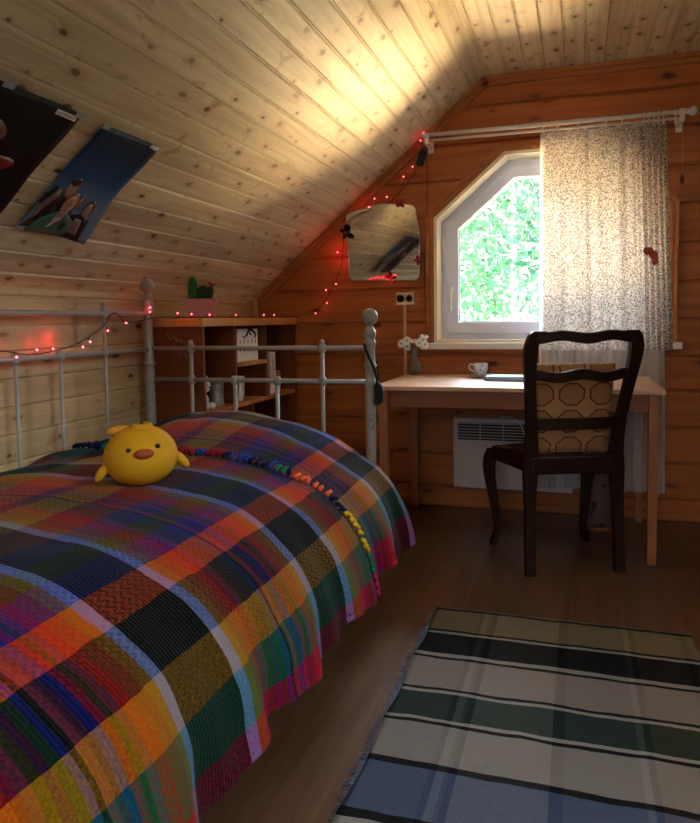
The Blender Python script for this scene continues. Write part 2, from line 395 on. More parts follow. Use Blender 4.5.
# ------------------------------------------------------------------ camera
def cam():
    yaw, pitch, roll = .311716, .0747415, -.0142293; F, cx, cy = 710.718, 348.5, 373.
    a, b, c, d = math.cos(yaw), math.sin(yaw), math.cos(pitch), math.sin(pitch)
    f = Vector((-b*c, a*c, -d)); r = Vector((a, b, 0)); u = r.cross(f)
    r2 = math.cos(roll)*r+math.sin(roll)*u; u2 = -math.sin(roll)*r+math.cos(roll)*u
    cd = bpy.data.cameras.new('camera'); o = bpy.data.objects.new('camera', cd); COL.objects.link(o)
    mt = Matrix.Identity(4)
    for i in range(3): mt[i][0], mt[i][1], mt[i][2] = r2[i], u2[i], -f[i]
    mt[2][3] = 1.06; o.matrix_world = mt
    cd.sensor_fit = 'HORIZONTAL'; cd.sensor_width = 36; cd.lens = F*36/700
    cd.shift_x = (350-cx)/700; cd.shift_y = (cy-411.5)/700; cd.clip_start = .02
    SC.camera = o
cam()

# ------------------------------------------------------------------ room shell
XL, YB, YF = -1.868, 3.95, -2.2        # left knee wall, gable wall, wall behind
KZ, AX, AZ = 1.188, -.487, 2.345       # top of knee wall, start and height of the flat ceiling
BX, XR = 1.15, 2.531                   # end of the flat ceiling, right knee wall
OP = [(-.756, .925), (.43, .925), (.43, 1.61), (.051, 1.937), (-.377, 1.937), (-.756, 1.61)]   # window opening (x,z)
def offs(poly, d):
    n = len(poly); out = []
    for i in range(n):
        p0, p1, p2 = Vector(poly[i-1]), Vector(poly[i]), Vector(poly[(i+1) % n])
        e1 = (p1-p0).normalized(); e2 = (p2-p1).normalized(); n1 = Vector((e1.y, -e1.x)); n2 = Vector((e2.y, -e2.x))
        b = (n1+n2); b = b/(1+n1.dot(n2)); out.append(tuple(p1+b*d))
    return out

# tongue-and-groove profile across the boards: returns list of (distance, depth)
def groove_profile(length, pitch, start=0., gw=.007, gd=.0045):
    pts = [(0., 0.)]; a = start
    while a <= length:
        for da, dd in ((-gw, 0.), (-gw*.3, gd*1.4), (gw*.3, gd*1.4), (gw, 0.)):
            if 0 < a+da < length: pts.append((a+da, dd))
        a += pitch
    pts.append((length, 0.)); return pts

def boarded_plane(name, p0, dirn, nrm, length, y0, y1, mat, pitch=.0965, start=0., uoff=0.):
    """boards along y; p0 (x,z) start, dirn (x,z) across, nrm points out of the room"""
    y1 += .165      # boards extended through the gable to the outer skin, blocking light leaks
    m = MB(); pr = groove_profile(length, pitch, start)
    vs = []; uv = []
    for a, d in pr:
        x = p0[0]+dirn[0]*a+nrm[0]*d; z = p0[1]+dirn[1]*a+nrm[1]*d
        for y in (y0, y1): vs.append((x, y, z)); uv.append((y, a-start+uoff))
    m.add(vs, [(2*i, 2*i+1, 2*i+3, 2*i+2) for i in range(len(pr)-1)], uvs=uv)
    b = len(pr); e = [(p0[0]+dirn[0]*t+nrm[0]*.06, y, p0[1]+dirn[1]*t+nrm[1]*.06) for t in (0, length) for y in (y0, y1)]
    m.add(e, [(0, 2, 3, 1)])
    return structure(m.build(name, mat, fixn=False))
sl = math.hypot(AX-XL, AZ-KZ); sd = ((AX-XL)/sl, (AZ-KZ)/sl)
boarded_plane('wall_left', (XL, 0.), (0, 1), (-1, 0), KZ, YF, YB, M['knee'], .0965, .0)
boarded_plane('ceiling_slope_left', (XL, KZ), sd, (-sd[1], sd[0]), sl, YF, YB, M['slope'], .0965, .072)
boarded_plane('ceiling', (AX, AZ), (1, 0), (0, 1), BX-AX, YF, YB, M['slope'], .0965, .03, 3.)
# right side: slope with an opening for the added roof window, then knee wall
rd = (sd[0], -sd[1]); rn = (sd[1], sd[0]); SKY = (.3, 1.2, -.9, 1.2)     # opening: across a0,a1 / y0,y1
def slope_piece(m, a0, a1, y0, y1):
    pr = groove_profile(sl, .0965, .05); pr = [(a, d) for a, d in pr if a0 < a < a1]; pr = [(a0, 0)]+pr+[(a1, 0)]
    vs = []; uv = []
    for a, d in pr:
        for y in (y0, y1): vs.append((BX+rd[0]*a+rn[0]*d, y, AZ+rd[1]*a+rn[1]*d)); uv.append((y, a+7.))
    m.add(vs, [(2*i, 2*i+1, 2*i+3, 2*i+2) for i in range(len(pr)-1)], uvs=uv)
m = MB(); slope_piece(m, 0, SKY[0], YF, YB); slope_piece(m, SKY[1], sl, YF, YB); slope_piece(m, SKY[0], SKY[1], YF, SKY[2]); slope_piece(m, SKY[0], SKY[1], SKY[3], YB)
structure(m.build('ceiling_slope_right', M['slope'], fixn=False))
boarded_plane('wall_right', (XR, 0.), (0, 1), (1, 0), KZ, YF, YB, M['knee'], .0965, .03, 4.)
m = MB(); m.box(XL-.1, YF-.1, -.12, XR+.1, YB+.2, 0)
structure(m.build('floor', M['floor']))

# gable wall of horizontal boards with the six-sided opening
def xl_at(z): return XL if z <= KZ else XL+(z-KZ)*(AX-XL)/(AZ-KZ)
def xr_at(z): return XR if z <= KZ else XR-(z-KZ)*(AX-XL)/(AZ-KZ)
def win_at(z):
    if z < .925 or z > 1.937: return None
    if z <= 1.61: return (-.756, .43)
    t = (z-1.61)/(1.937-1.61); return (-.756+t*(.379), .43-t*.379)
def gable(name, y, nsign, hole, mat):
    zs = [(0., 0.)]; a = .114
    G = [.114, .30, .491, .676, .856, 1.04, 1.23, 1.42, 1.615, 1.811, 2.0, 2.193]
    for g_ in G:
        for da, dd in ((-.010, 0), (-.003, .013), (.003, .013), (.010, 0)): zs.append((g_+da, dd))
        zs.append((g_+.095, .0))
    for z in (.925, 1.61, 1.937, KZ): zs.append((z, 0.))
    zs.append((AZ, 0.)); zs = sorted(zs)
    # keep groove depth when a break falls inside one
    m = MB()
    for (z0, d0), (z1, d1) in zip(zs, zs[1:]):
        if z1-z0 < 1e-6: continue
        zm = (z0+z1)/2; e = 1e-6
        segs = []
        if hole and win_at(zm):
            a0, a1 = win_at(z0+e) or win_at(zm), win_at(z1-e) or win_at(zm)
            segs = [(xl_at(z0), a0[0], xl_at(z1), a1[0]), (a0[1], xr_at(z0), a1[1], xr_at(z1))]
        else: segs = [(xl_at(z0), xr_at(z0), xl_at(z1), xr_at(z1))]
        for A, B, C, D in segs:
            vs = [(A, y+nsign*d0, z0), (B, y+nsign*d0, z0), (D, y+nsign*d1, z1), (C, y+nsign*d1, z1)]
            gi = sum(1 for g_ in G if g_ < zm)
            m.add(vs, [(0, 1, 2, 3)], uvs=[(p[0]+gi*2.37, p[2]) for p in vs])
    return structure(m.build(name, mat, fixn=False))
gable('wall_back', YB, 1, True, M['wall'])
gable('wall_front', YF, -1, True, M['wall'])

# outer skins of roof and gable, so the shell has thickness
m = MB(); m.ring([(-2.1, -.1), (2.8, -.1), (2.8, 1.3), (1.2, 2.6), (-.55, 2.6), (-2.1, 1.3)], offs(OP, .03), YB+.16, YB+.2)
structure(m.build('trim_gable_outside', M['trimwood']))

# mouldings where gable meets roof, and down the corner
def strip(p, q, w, th, y, name, mat=None):
    p = Vector((p[0], 0, p[1])); q = Vector((q[0], 0, q[1])); d = (q-p).normalized(); nn = Vector((d.z, 0, -d.x))
    if nn.z > 0: nn = -nn
    m = MB(); 
    for (a, b, h) in ((0, w*.45, th), (w*.45, w*.55, th*.55), (w*.55, w, th*.8)):
        vs = []
        for yy in (y-h, y):
            for base, off in ((p, a), (q, a), (q, b), (p, b)): v = base+nn*off; vs.append((v.x, yy, v.z))
        m.add(vs, [(0, 1, 2, 3), (4, 7, 6, 5), (0, 4, 5, 1), (1, 5, 6, 2), (2, 6, 7, 3), (3, 7, 4, 0)])
    return structure(m.build(name, mat or M['trimwood']))
strip((XL, KZ-.01), (AX, AZ), .05, .022, YB, 'trim_slope_left')
strip((AX-.01, AZ-.002), (BX, AZ-.002), .05, .022, YB, 'trim_ceiling_back')
strip((BX, AZ), (XR, KZ), .05, .022, YB, 'trim_slope_right')
m = MB(); m.box(XL, YB-.03, 0, XL+.03, YB, KZ); structure(m.build('trim_corner_left', M['knee'], bevel=.006))
m = MB(); m.box(XL+.03, YB-.018, 0, XR, YB, .045); structure(m.build('baseboard_back', M['trimwood'], bevel=.005))
m = MB(); m.box(XL, YF, 0, XL+.018, YB-.03, .05); structure(m.build('baseboard_left', M['trimwood'], bevel=.005))

# ------------------------------------------------------------------ window
win = bpy.data.objects.new('window_1', None); COL.objects.link(win); win.location = (-.16, 4.05, .925)
structure(win)
m = MB(); cas = offs(OP, .05); m.ring(offs(OP, .05), offs(OP, .004), YB-.02, YB+.0005); m.ring(offs(OP, .05), offs(OP, .036), YB-.03, YB-.019); m.ring(offs(OP, .022), offs(OP, .014), YB-.026, YB-.019)
o = m.build('casing', M['trimwood'], win, bevel=.002)
m = MB(); m.ring(offs(OP, .004), offs(OP, -.014), YB-.022, YB+.2); m.build('reveal', M['reveal'], win)
fr0 = offs(OP, -.012); fr1 = offs(OP, -.055); fr2 = offs(OP, -.112)
m = MB(); m.ring(fr0, fr1, YB+.12, YB+.19); m.build('window_frame', M['pvc'], win, bevel=.003)
m = MB(); m.ring(offs(OP, -.048), fr2, YB+.1, YB+.17); m.ring(fr2, offs(OP, -.118), YB+.125, YB+.135)
sash = m.build('sash', M['pvc'], win, bevel=.005)
m = MB(); m.prism(offs(OP, -.108), 1, YB+.13, YB+.136); m.build('glass', M['pane'], win)
m = MB(); m.box(-.69, YB+.088, 1.17, -.674, YB+.1, 1.24); m.box(-.688, YB+.06, 1.20, -.676, YB+.09, 1.212); m.box(-.69, YB+.05, 1.10, -.674, YB+.066, 1.215)
m.build('window_handle', M['rodwhite'], win, bevel=.004)
m = MB(); m.box(-.83, 3.875, .89, .5, YB+.15, .925); m.build('window_sill', M['rodwhite'], win, bevel=.004)

# unseen window added in the opposite gable, behind the viewer, for more daylight
w3 = bpy.data.objects.new('window_3_added', None); COL.objects.link(w3); w3.location = (-.16, YF-.1, .925); structure(w3)
m = MB(); m.ring(offs(OP, .05), offs(OP, .004), YF, YF+.02); m.build('casing', M['trimwood'], w3)
m = MB(); m.ring(offs(OP, .004), offs(OP, -.014), YF-.2, YF+.022); m.build('reveal', M['reveal'], w3)
m = MB(); m.ring(fr0, fr2, YF-.17, YF-.1); m.build('window_frame', M['pvc'], w3)
m = MB(); m.prism(offs(OP, -.108), 1, YF-.136, YF-.13); m.build('glass', M['pane'], w3)

# unseen roof window added on the right slope to light the room
sk = bpy.data.objects.new('window_2_added', None); COL.objects.link(sk)
def rp(a, d): return (BX+rd[0]*a+rn[0]*d, AZ+rd[1]*a+rn[1]*d)
sk.location = (rp(.7, 0)[0], 1.15, rp(.7, 0)[1]); structure(sk)
def rbox(m, a0, a1, y0, y1, d0, d1):
    P = []
    for d in (d0, d1):
        for a, y in ((a0, y0), (a1, y0), (a1, y1), (a0, y1)): q = rp(a, d); P.append((q[0], y, q[1]))
    m.add(P, [(0, 3, 2, 1), (4, 5, 6, 7), (0, 1, 5, 4), (1, 2, 6, 5), (2, 3, 7, 6), (3, 0, 4, 7)])
m = MB(); a0, a1, y0, y1 = SKY
rbox(m, a0-.03, a1+.03, y0-.03, y0+.01, -.01, .16); rbox(m, a0-.03, a1+.03, y1-.01, y1+.03, -.01, .16); rbox(m, a0-.03, a0+.01, y0, y1, -.01, .16); rbox(m, a1-.01, a1+.03, y0, y1, -.01, .16)
m.build('window_frame', M['trimwood'], sk)
m = MB(); rbox(m, a0, a1, y0, y0+.06, .09, .13); rbox(m, a0, a1, y1-.06, y1, .09, .13); rbox(m, a0, a0+.06, y0, y1, .09, .13); rbox(m, a1-.06, a1, y0, y1, .09, .13); rbox(m, a0, a1, (y0+y1)/2-.06, (y0+y1)/2+.06, .03, .13); m.build('sash', M['trimwood'], sk)
m = MB(); rbox(m, a0+.05, a1-.05, y0+.05, y1-.05, .105, .11); m.build('glass', M['pane'], sk)

# ------------------------------------------------------------------ curtain rod, rings, curtains
RY = 3.82
rod = thing('curtain_rod', (-.16, RY, 2.032), 'white double-track curtain rod with round end knob above window', 'curtain rod')
m = MB(); m.tube([(-.80, RY, 2.036), (.49, RY, 2.032)], .0115, 12); m.tube([(-.80, RY+.035, 2.015), (.49, RY+.035, 2.011)], .008, 10); m.build('pole', M['rodwhite'], rod)
for x in (-.775, .47):
    m = MB(); m.box(x-.010, RY-.010, 1.985, x+.010, YB, 1.993); m.box(x-.016, YB-.012, 1.965, x+.016, YB, 2.03); m.box(x-.014, RY+.02, 1.99, x+.014, RY+.05, 2.0); m.lathe([(.016, -.014), (.016, .014)], (x, RY, 2.034), 12, M=Matrix.Rotation(PI/2, 3, 'Y'))
    m.box(x-.01, RY-.005, 1.99, x+.01, RY+.005, 2.03); m.build('bracket', M['rodwhite'], rod, bevel=.002)
m = MB(); m.lathe([(.012, 0), (.017, .006), (.014, .012), (.024, .025), (.024, .035), (.012, .047), (0, .05)], (.488, RY, 2.032), 16, M=Matrix.Rotation(PI/2, 3, 'Y')); m.build('end_knob', M['rodwhite'], rod)
RX = [-.172, -.102, -.006, .126, .2, .300, .322, .345, .366, .388]
def ringobj(x, first=[None]):
    if first[0] is None:
        m = MB(); m.tube([(0, .018*math.cos(a), .018*math.sin(a)-.004) for a in [2*PI*k/20 for k in range(20)]], .0025, 6, closed=True)
        o = bpy.data.objects.new('curtain_ring', None); COL.objects.link(o); o['_local'] = 1
        m.build('hoop', M['rodwhite'], o)
        m = MB(); m.box(-.004, -.003, -.045, .004, .003, -.022); m.box(-.007, -.004, -.052, .007, .004, -.04); m.build('clip', M['rodwhite'], o, bevel=.001); first[0] = o
    else: o = copy_tree(first[0])
    o.location = (x, RY, 2.032); o.rotation_euler = (0, 0, random.uniform(-.4, .4)); return o
for i, x in enumerate(RX):
    nm = ['at the curtain left edge', 'second from the left', 'third from the left', 'fourth, beside the dark fold', 'fifth, right of the dark fold'] 
    lb = ('white curtain ring with clip, '+nm[i]) if i < 5 else 'white curtain ring bunched close to its neighbours at the right of the floral curtain'
    tag(ringobj(x), lb, 'curtain ring', 'curtain rings holding the floral curtain')
for x, w in ((.442, 'left of the pair by the end knob'), (.462, 'carrying the pull cord beside the end knob')): tag(ringobj(x), 'empty white curtain ring '+w, 'curtain ring', 'spare curtain rings')
cd = thing('pull_cord', (.474, RY-.01, 1.70), 'thin beige pull cord with weight hanging from right rod end', 'cord')
m = MB(); m.tube([(.474, RY-.002, 2.02), (.475, RY-.006, 1.9), (.474, RY-.004, 1.72)], .0018, 6); m.build('string', M['cushion'] if 0 else plain('beige cord', hx('b8a58c')), cd)
m = MB(); m.lathe([(.003, .03), (.008, .02), (.01, 0), (.006, -.012), (0, -.014)], (.474, RY-.004, 1.705), 12); m.build('weight', plain('brown wood toggle', hx('6a3a20')), cd)

def cloth_panel(x0t, x1t, x0b, x1b, zt, zb, y, folds, name, mat, scallop=0., nx=260, nz=60, ycurve=0.):
    m = MB(); vs = []; uv = []
    for j in range(nz+1):
        t = j/nz
        for i in range(nx+1):
            u = i/nx; a0 = x0t+(x1t-x0t)*u; b0 = x0b+(x1b-x0b)*u
            xx = a0+(b0-a0)*t
            yy = y+folds(u, t)+.006*noise.noise(Vector((u*7, t*4, 3.3)))
            z = zt+(zb-zt)*t
            if scallop:
                q = min(abs(a0-r) for r in RX); z -= (1-t)**6*min(q, .06)*scallop
            vs.append((xx, yy, z)); uv.append((u*(x1t-x0t)*1.9, t*(zt-zb)))
    fs = [(j*(nx+1)+i, j*(nx+1)+i+1, (j+1)*(nx+1)+i+1, (j+1)*(nx+1)+i) for j in range(nz) for i in range(nx)]
    m.add(vs, fs, 0, True, uv); return m.build(name, mat, fixn=False)
def fold1(u, t):
    f = .010*math.sin(u*34)+.006*math.sin(u*71+1)
    f += -.028*math.exp(-((u-.36)/.018)**2)+.02*math.exp(-((u-.40)/.03)**2)
    if u > .7: f += (u-.7)/.3*.022*math.sin(u*150)
    return f*(.6+.4*t)
cur = cloth_panel(-.178, .400, -.17, .448, 1.985, .89, RY-.02, fold1, 'floral_curtain', M['curtain'], .28, ycurve=1)
tag(cur, 'off-white curtain with tiny dark floral print hanging over window right half', 'curtain')
def fold2(u, t): return .012*math.sin(u*46+.6*math.sin(t*5))+.006*math.sin(u*97)
sh = cloth_panel(-.19, .40, -.19, .43, 2.0, .16, RY+.035, fold2, 'sheer_curtain', M['sheer'], 0, 200, 40)
tag(sh, 'white sheer curtain hanging behind floral curtain and desk', 'curtain')
# lace hem edging kept as a band of the sheer is hidden; red petal clip
fl = thing('flower_clip', (.34, 3.775, 1.34), 'faded red flower shaped clip on the right of the floral curtain', 'clip')
m = MB()
for (dx, dz, a, b, rr) in ((-.014, .028, .024, .02, .4), (.012, .008, .02, .024, -.5), (.02, -.022, .014, .022, .3), (-.004, .03, .018, .016, 1.)):
    m.ball((.338+dx, 3.772, 1.345+dz), (a, .003, b), 12, M=Matrix.Rotation(rr, 3, 'Y'), seg=6)
m.build('petals', plain('faded red petals', hx('b9594a'), .8), fl)
m = MB(); m.ball((.338, 3.769, 1.36), .006, 8, seg=6); m.build('flower_centre', plain('dark red', hx('7a2a22')), fl)

# ------------------------------------------------------------------ trees outside
def leaf_mat(name, a, b):
    t = NT(name); n = t.noise(t.coord(), 1.7, 3); c = t.mix(n, a, b); t.set(c, .6, 0, .3)
    t.t.links.remove(t.out.inputs[0].links[0]); tr = t.n('ShaderNodeBsdfTranslucent'); t.l(c, tr.inputs[0]); mx = t.n('ShaderNodeMixShader'); mx.inputs[0].default_value = .45
    t.l(t.b.outputs[0], mx.inputs[1]); t.l(tr.outputs[0], mx.inputs[2]); t.l(mx.outputs[0], t.out.inputs[0]); return t.m
LM = [leaf_mat('sunlit leaves', hx('2c5a3e'), hx('12301c')), leaf_mat('deep leaves', hx('1f4a38'), hx('0d2619'))]
BARK = plain('pale sunlit bark', hx('d8cbb8'), .8, nz=.1, scale=8)
def tree(x, y, zb, h, rad, n, lm, tr, label, seed, ls=.075):
    rnd = random.Random(seed); t = thing('tree', (x, y, zb), label, 'tree', 'trees outside the window')
    m = MB(); m.tube([(x, y, zb), (x+.05, y, zb+h*.5), (x, y, zb+h*.9)], [tr, tr*.85, tr*.3], 10)
    for k in range(9):
        z0 = zb+h*(.3+.06*k); an = rnd.uniform(0, 2*PI); L = rad*rnd.uniform(.5, .9)
        m.tube([(x, y, z0), (x+math.cos(an)*L*.5, y+math.sin(an)*L*.5, z0+.25), (x+math.cos(an)*L, y+math.sin(an)*L, z0+.3)], [tr*.3, tr*.18, .01], 6)
    m.build('trunk', BARK, t)
    m = MB()
    cl = [(x+rnd.gauss(0, rad*.5), y+rnd.gauss(0, rad*.4), zb+h*rnd.uniform(.15, 1.02)) for _ in range(int(n/55))]
    for c in cl:
        for _ in range(55):
            p = Vector((c[0]+rnd.gauss(0, .22), c[1]+rnd.gauss(0, .22), c[2]+rnd.gauss(0, .2)))
            a = Vector((rnd.gauss(0, 1), rnd.gauss(0, 1), rnd.gauss(0, 1))).normalized(); b = a.orthogonal().normalized()
            s = ls*rnd.uniform(.5, 1.1); m.add([p-a*s, p+b*s*.45, p+a*s, p-b*s*.45], [(0, 1, 2, 3)])
    m.build('foliage', lm, t, fixn=False)
tree(-.80, 9.4, -3, 6.7, 1.0, 2200, LM[0], .065, 'tree with straight pale trunk in the middle of the window view', 3)
tree(-1.55, 10.5, -3, 6.3, 1.0, 6500, LM[0], .05, 'loose leafy tree seen at the left of the window', 4)
tree(.15, 8.6, -3, 6.4, 1.1, 5200, LM[1], .05, 'dense darker green tree behind the floral curtain edge', 5)
tree(-.35, 11.0, -3, 6.6, 1.0, 3000, LM[1], .05, 'green tree just right of the pale trunk, farther back', 6)
tree(1.6, 9.5, -3, 6.2, 1.3, 3500, LM[0], .06, 'leafy tree hidden mostly behind the curtain', 8)

# ------------------------------------------------------------------ bed
bed = thing('day_bed', (-1.28, 1.65, 0), 'off-white metal bed with ball-topped posts and thin rails along left wall', 'bed')
BXL, BXR, BYF, BYN = -1.80, -.785, 2.72, .62
def post(x, y, top, name='post'):
    m = MB(); r = .0205
    pf = [(r, 0), (r, .80-.02), (r+.003, .803), (r+.006, .81), (r+.003, .817), (r, .82), (r, .868), (r+.003, .871), (r+.007, .878), (r+.003, .885), (r*.97, .89),
          (r*.97, top-.155), (r+.002, top-.15), (r+.004, top-.14), (r+.002, top-.13), (r*.9, top-.125), (r+.003, top-.11), (r+.005, top-.1), (r+.002, top-.088),
          (.0135, top-.077), (.0125, top-.07), (.016, top-.062)]
    for k in range(9):
        a = -1.0+(PI/2+1.0)*k/8; pf.append((.0335*math.cos(a)+1e-5, top-.0335+.0335*math.sin(a)))
    pf[-1] = (0, top)
    m.lathe(pf, (x, y, 0), 24); return m.build(name, M['whitemetal'], bed)
post(BXL, BYF, 1.255); post(BXR, BYF, 1.105); post(BXL, BYN, 1.255); post(BXR, BYN, 1.105)
def bar(pts, r, name): m = MB(); m.tube(pts, r, 10); return m.build(name, M['whitemetal'], bed)
def collar(m, p, ax='z', r=.0155, h=.018):
    R_ = {'z': Matrix.Identity(3), 'x': Matrix.Rotation(PI/2, 3, 'Y'), 'y': Matrix.Rotation(PI/2, 3, 'X')}[ax]
    m.lathe([(r*.7, -h), (r, -h*.6), (r, h*.6), (r*.7, h)], p, 14, M=R_)
bar([(BXL, BYN, 1.10), (BXL, BYF, 1.10)], .0105, 'rail'); bar([(BXL, BYN, .943), (BXL, BYF, .943)], .0105, 'rail')
bar([(BXL, BYF, .947), (BXR, BYF, .947)], .0095, 'rail'); bar([(BXL, BYF, .811), (BXR, BYF, .811)], .0095, 'rail')
bar([(BXL, BYN, .947), (BXR, BYN, .947)], .0095, 'rail'); bar([(BXL, BYN, .811), (BXR, BYN, .811)], .0095, 'rail')
for y in (.90, 1.13, 1.37, 1.62, 1.775, 1.93, 2.15, 2.41):
    tall = abs(y-2.41) < .01 or abs(y-1.13) < .01
    zt = 1.135 if tall else .95
    m = MB(); m.tube([(BXL, y, .30), (BXL, y, zt)], .0068, 8); collar(m, (BXL, y, .943))
    if tall: collar(m, (BXL, y, 1.10)); m.ball((BXL, y, 1.135), .010, 10, seg=6)
    m.build('baluster', M['whitemetal'], bed)
for yy in (BYF, BYN):
    for x, tall in ((-1.592, 1), (-1.385, 0), (-1.19, 0), (-.988, 1)):
        zt = .968 if tall else .815
        m = MB(); m.tube([(x, yy, .30), (x, yy, zt)], .0085, 8); collar(m, (x, yy, .811), r=.017); 
        if tall: collar(m, (x, yy, .947), r=.017); m.ball((x, yy, .972), .011, 10, seg=6)
        m.build('baluster', M['whitemetal'], bed)
m = MB(); m.box(BXR-.02, BYN, .27, BXR+.005, BYF, .31); m.build('side_rail', M['whitemetal'], bed, bevel=.003)
m = MB(); m.box(BXL-.005, BYN, .27, BXL+.02, BYF, .31); m.build('side_rail', M['whitemetal'], bed, bevel=.003)
m = MB()
for k in range(12): y = BYN+.08+k*.175; m.box(BXL+.02, y, .285, BXR-.02, y+.07, .305)
m.build('slats', M['desk'], bed)

PF = [(-.612, .205), (-.620, .27), (-.635, .34), (-.675, .42), (-.735, .485), (-.82, .54), (-.93, .58), (-1.1, .605), (-1.34, .615), (-1.6, .60), (-1.68, .59), (-1.745, .57), (-1.765, .50)]
PB = [(-.615, .195), (-.625, .26), (-.645, .34), (-.69, .42), (-.755, .49), (-.84, .545), (-.95, .60), (-1.1, .65), (-1.34, .69), (-1.55, .665), (-1.66, .63), (-1.745, .60), (-1.765, .52)]
CUM = [0]
for a, b in zip(PF, PF[1:]): CUM.append(CUM[-1]+math.hypot(a[0]-b[0], a[1]-b[1]))
def catm(P, k):
    i = min(int(k), 11); t = k-i
    p0, p1, p2, p3 = P[max(i-1, 0)], P[i], P[i+1], P[min(i+2, 12)]
    return tuple(.5*((2*b)+(c-a)*t+(2*a-5*b+4*c-d)*t*t+(-a+3*b-3*c+d)*t**3) for a, b, c, d in zip(p0, p1, p2, p3))
def k_of(s):
    for i in range(12):
        if s <= CUM[i+1]: return i+(s-CUM[i])/(CUM[i+1]-CUM[i])
    return 12.
def surf(s, y):
    k = k_of(s); a = catm(PF, k); b = catm(PB, k)
    t = min(max((y-1.9)/.6, 0), 1); w = t*t*(3-2*t)
    return (a[0]*(1-w)+b[0]*w, a[1]*(1-w)+b[1]*w)
def surfn(s, y):
    a = surf(max(s-.01, 0), y); b = surf(min(s+.01, CUM[-1]), y); dx, dz = b[0]-a[0], b[1]-a[1]; l = math.hypot(dx, dz) or 1
    return (-dz/l*-1 if 0 else dz/l, -dx/l)
STOT = CUM[-1]
def cover(s, y, off=0.):
    x, z = surf(s, y); nx, nz = surfn(s, y)
    side = max(0, 1-s/.42)
    w = .016*side*math.sin(y*17+1.3*math.sin(y*5))+.008*side*math.sin(y*41+s*6)
    w += .012*noise.noise(Vector((s*4, y*3.1, .5)))+.006*noise.noise(Vector((s*11, y*9, 4.5)))
    # wrinkles towards the wall
    bw = max(0, (s-.95)/.5); w += bw*(.022*noise.noise(Vector((s*6, y*7+s*5, 9.1)))+.012*math.sin(y*23+s*14))
    w += off
    return Vector((x+nx*w, y, z+nz*w-(.012*math.sin(y*13) if s < .02 else 0)))
def make_cover(name, y0, y1, ny, mat, off, edge=None):
    m = MB(); ns = 150; vs = []; uv = []
    for j in range(ny+1):
        for i in range(ns+1):
            s = STOT*i/ns; y = y0+(y1-y0)*j/ny
            o_ = off(s, y) if callable(off) else off
            if edge: y = edge(s, y, j/ny)
            vs.append(cover(s, y, o_)); uv.append((s, y))
    fs = [(j*(ns+1)+i, j*(ns+1)+i+1, (j+1)*(ns+1)+i+1, (j+1)*(ns+1)+i) for j in range(ny) for i in range(ns)]
    m.add(vs, fs, 0, True, uv); o = m.build(name, mat, fixn=False, solid=.007); return o
def edgeA(s): return 2.03+.03*math.sin(s*6)+.05*max(0, (.3-s)/.3)
bA = make_cover('knitted_blanket', .50, 1.0, 200, M['blanket'], .014, lambda s, y, t: .50+(edgeA(s)-.50)*t)
tag(bA, 'multicolour plaid knitted blanket covering most of the bed under the yellow toy', 'blanket')
def offB(s, y):
    e = max(0, min(1, (2.70-y)/.05)); return -.001-.05*(1-e)
bB = make_cover('knitted_blanket', 1.85, 2.685, 110, M['blanket2'], offB)
tag(bB, 'multicolour plaid knitted blanket under the fringe at the foot rails', 'blanket')
# mattress body below
m = MB(); vs = []; ny = 40; IN = []
for j in range(ny+1):
    y = .64+(2.64-.64)*j/ny; sh_ = min(1, min(j, ny-j)/2.5)
    row = []
    for i in range(0, 61):
        s = .10+(STOT-.14)*i/60; x, z = surf(s, y); nx, nz = surfn(s, y); d = -.045-.03*(1-sh_)
        row.append((min(max(x+nx*d, -1.75), -.72), y, max(z+nz*d, .33)))
    row += [(-1.75, y, .312), (-.72, y, .312)]; IN.append(row)
n_ = len(IN[0])
for row in IN: vs += row
fs = [(j*n_+i, j*n_+(i+1) % n_, (j+1)*n_+(i+1) % n_, (j+1)*n_+i) for j in range(ny) for i in range(n_)]
fs += [tuple(range(n_)), tuple(ny*n_+i for i in range(n_))[::-1]]
m.add(vs, fs, 0, True); o = m.build('mattress', plain('off-white ticking', hx('c8bfb0'), .9)); tag(o, 'thick mattress under the plaid blankets on the metal bed', 'mattress')
# fringe tassels along the far edge of the near blanket
TC = {'n': plain('navy wool', hx('141a38'), .95, spec=.1), 'o': plain('orange wool', hx('e0603a'), .95, spec=.1), 'y': plain('yellow wool', hx('d8a81c'), .95, spec=.1),
      'g': plain('green wool', hx('156a4a'), .95, spec=.1), 'm': plain('magenta wool', hx('a81e4e'), .95, spec=.1), 'r': plain('dark red wool', hx('7c1822'), .95, spec=.1), 'b': plain('blue wool', hx('243a86'), .95, spec=.1)}
tsl = []
s = .02
while s < 1.30:
    c = 'm' if s < .07 else 'g' if s < .15 else 'y' if s < .262 else 'n' if s < .32 else 'o' if s < .45 else random.choice('nnbng') if s < .66 else random.choice('nrb') if s < .8 else 'r' if s < 1.0 else random.choice('gn')
    tsl.append((s, c)); s += random.uniform(.017, .026)
for s, c in tsl:
    y = edgeA(s)-.006; L = random.uniform(.05, .075); ds = random.uniform(-.02, .02); pts = []; rr = []
    for k in range(6):
        t = k/5; p = cover(max(s+ds*t-(.035*t if s < .3 else 0), .0), y+L*t*(1 if s > .3 else .45), .024+.006*math.sin(t*4)); pts.append(p)
        rr.append(.0065*(1.25 if k == 1 else 1)*(1-.25*t)+.0015*math.sin(k*2.4))
    m = MB(); m.tube(pts, rr, 7); m.build('tassel', TC[c], bA)
for k in range(9):   # turquoise fringe at the wall side
    y = 2.10+.032*k; p = cover(1.40, y, .02); m = MB()
    m.tube([p, p+Vector((.02, .01, .02)), p+Vector((.045, random.uniform(-.02, .02), .012))], [.006, .006, .003], 7); m.build('tassel', plain('sea green wool', hx('0f6a58'), .95) if k == 0 else bpy.data.materials['sea green wool'], bB)

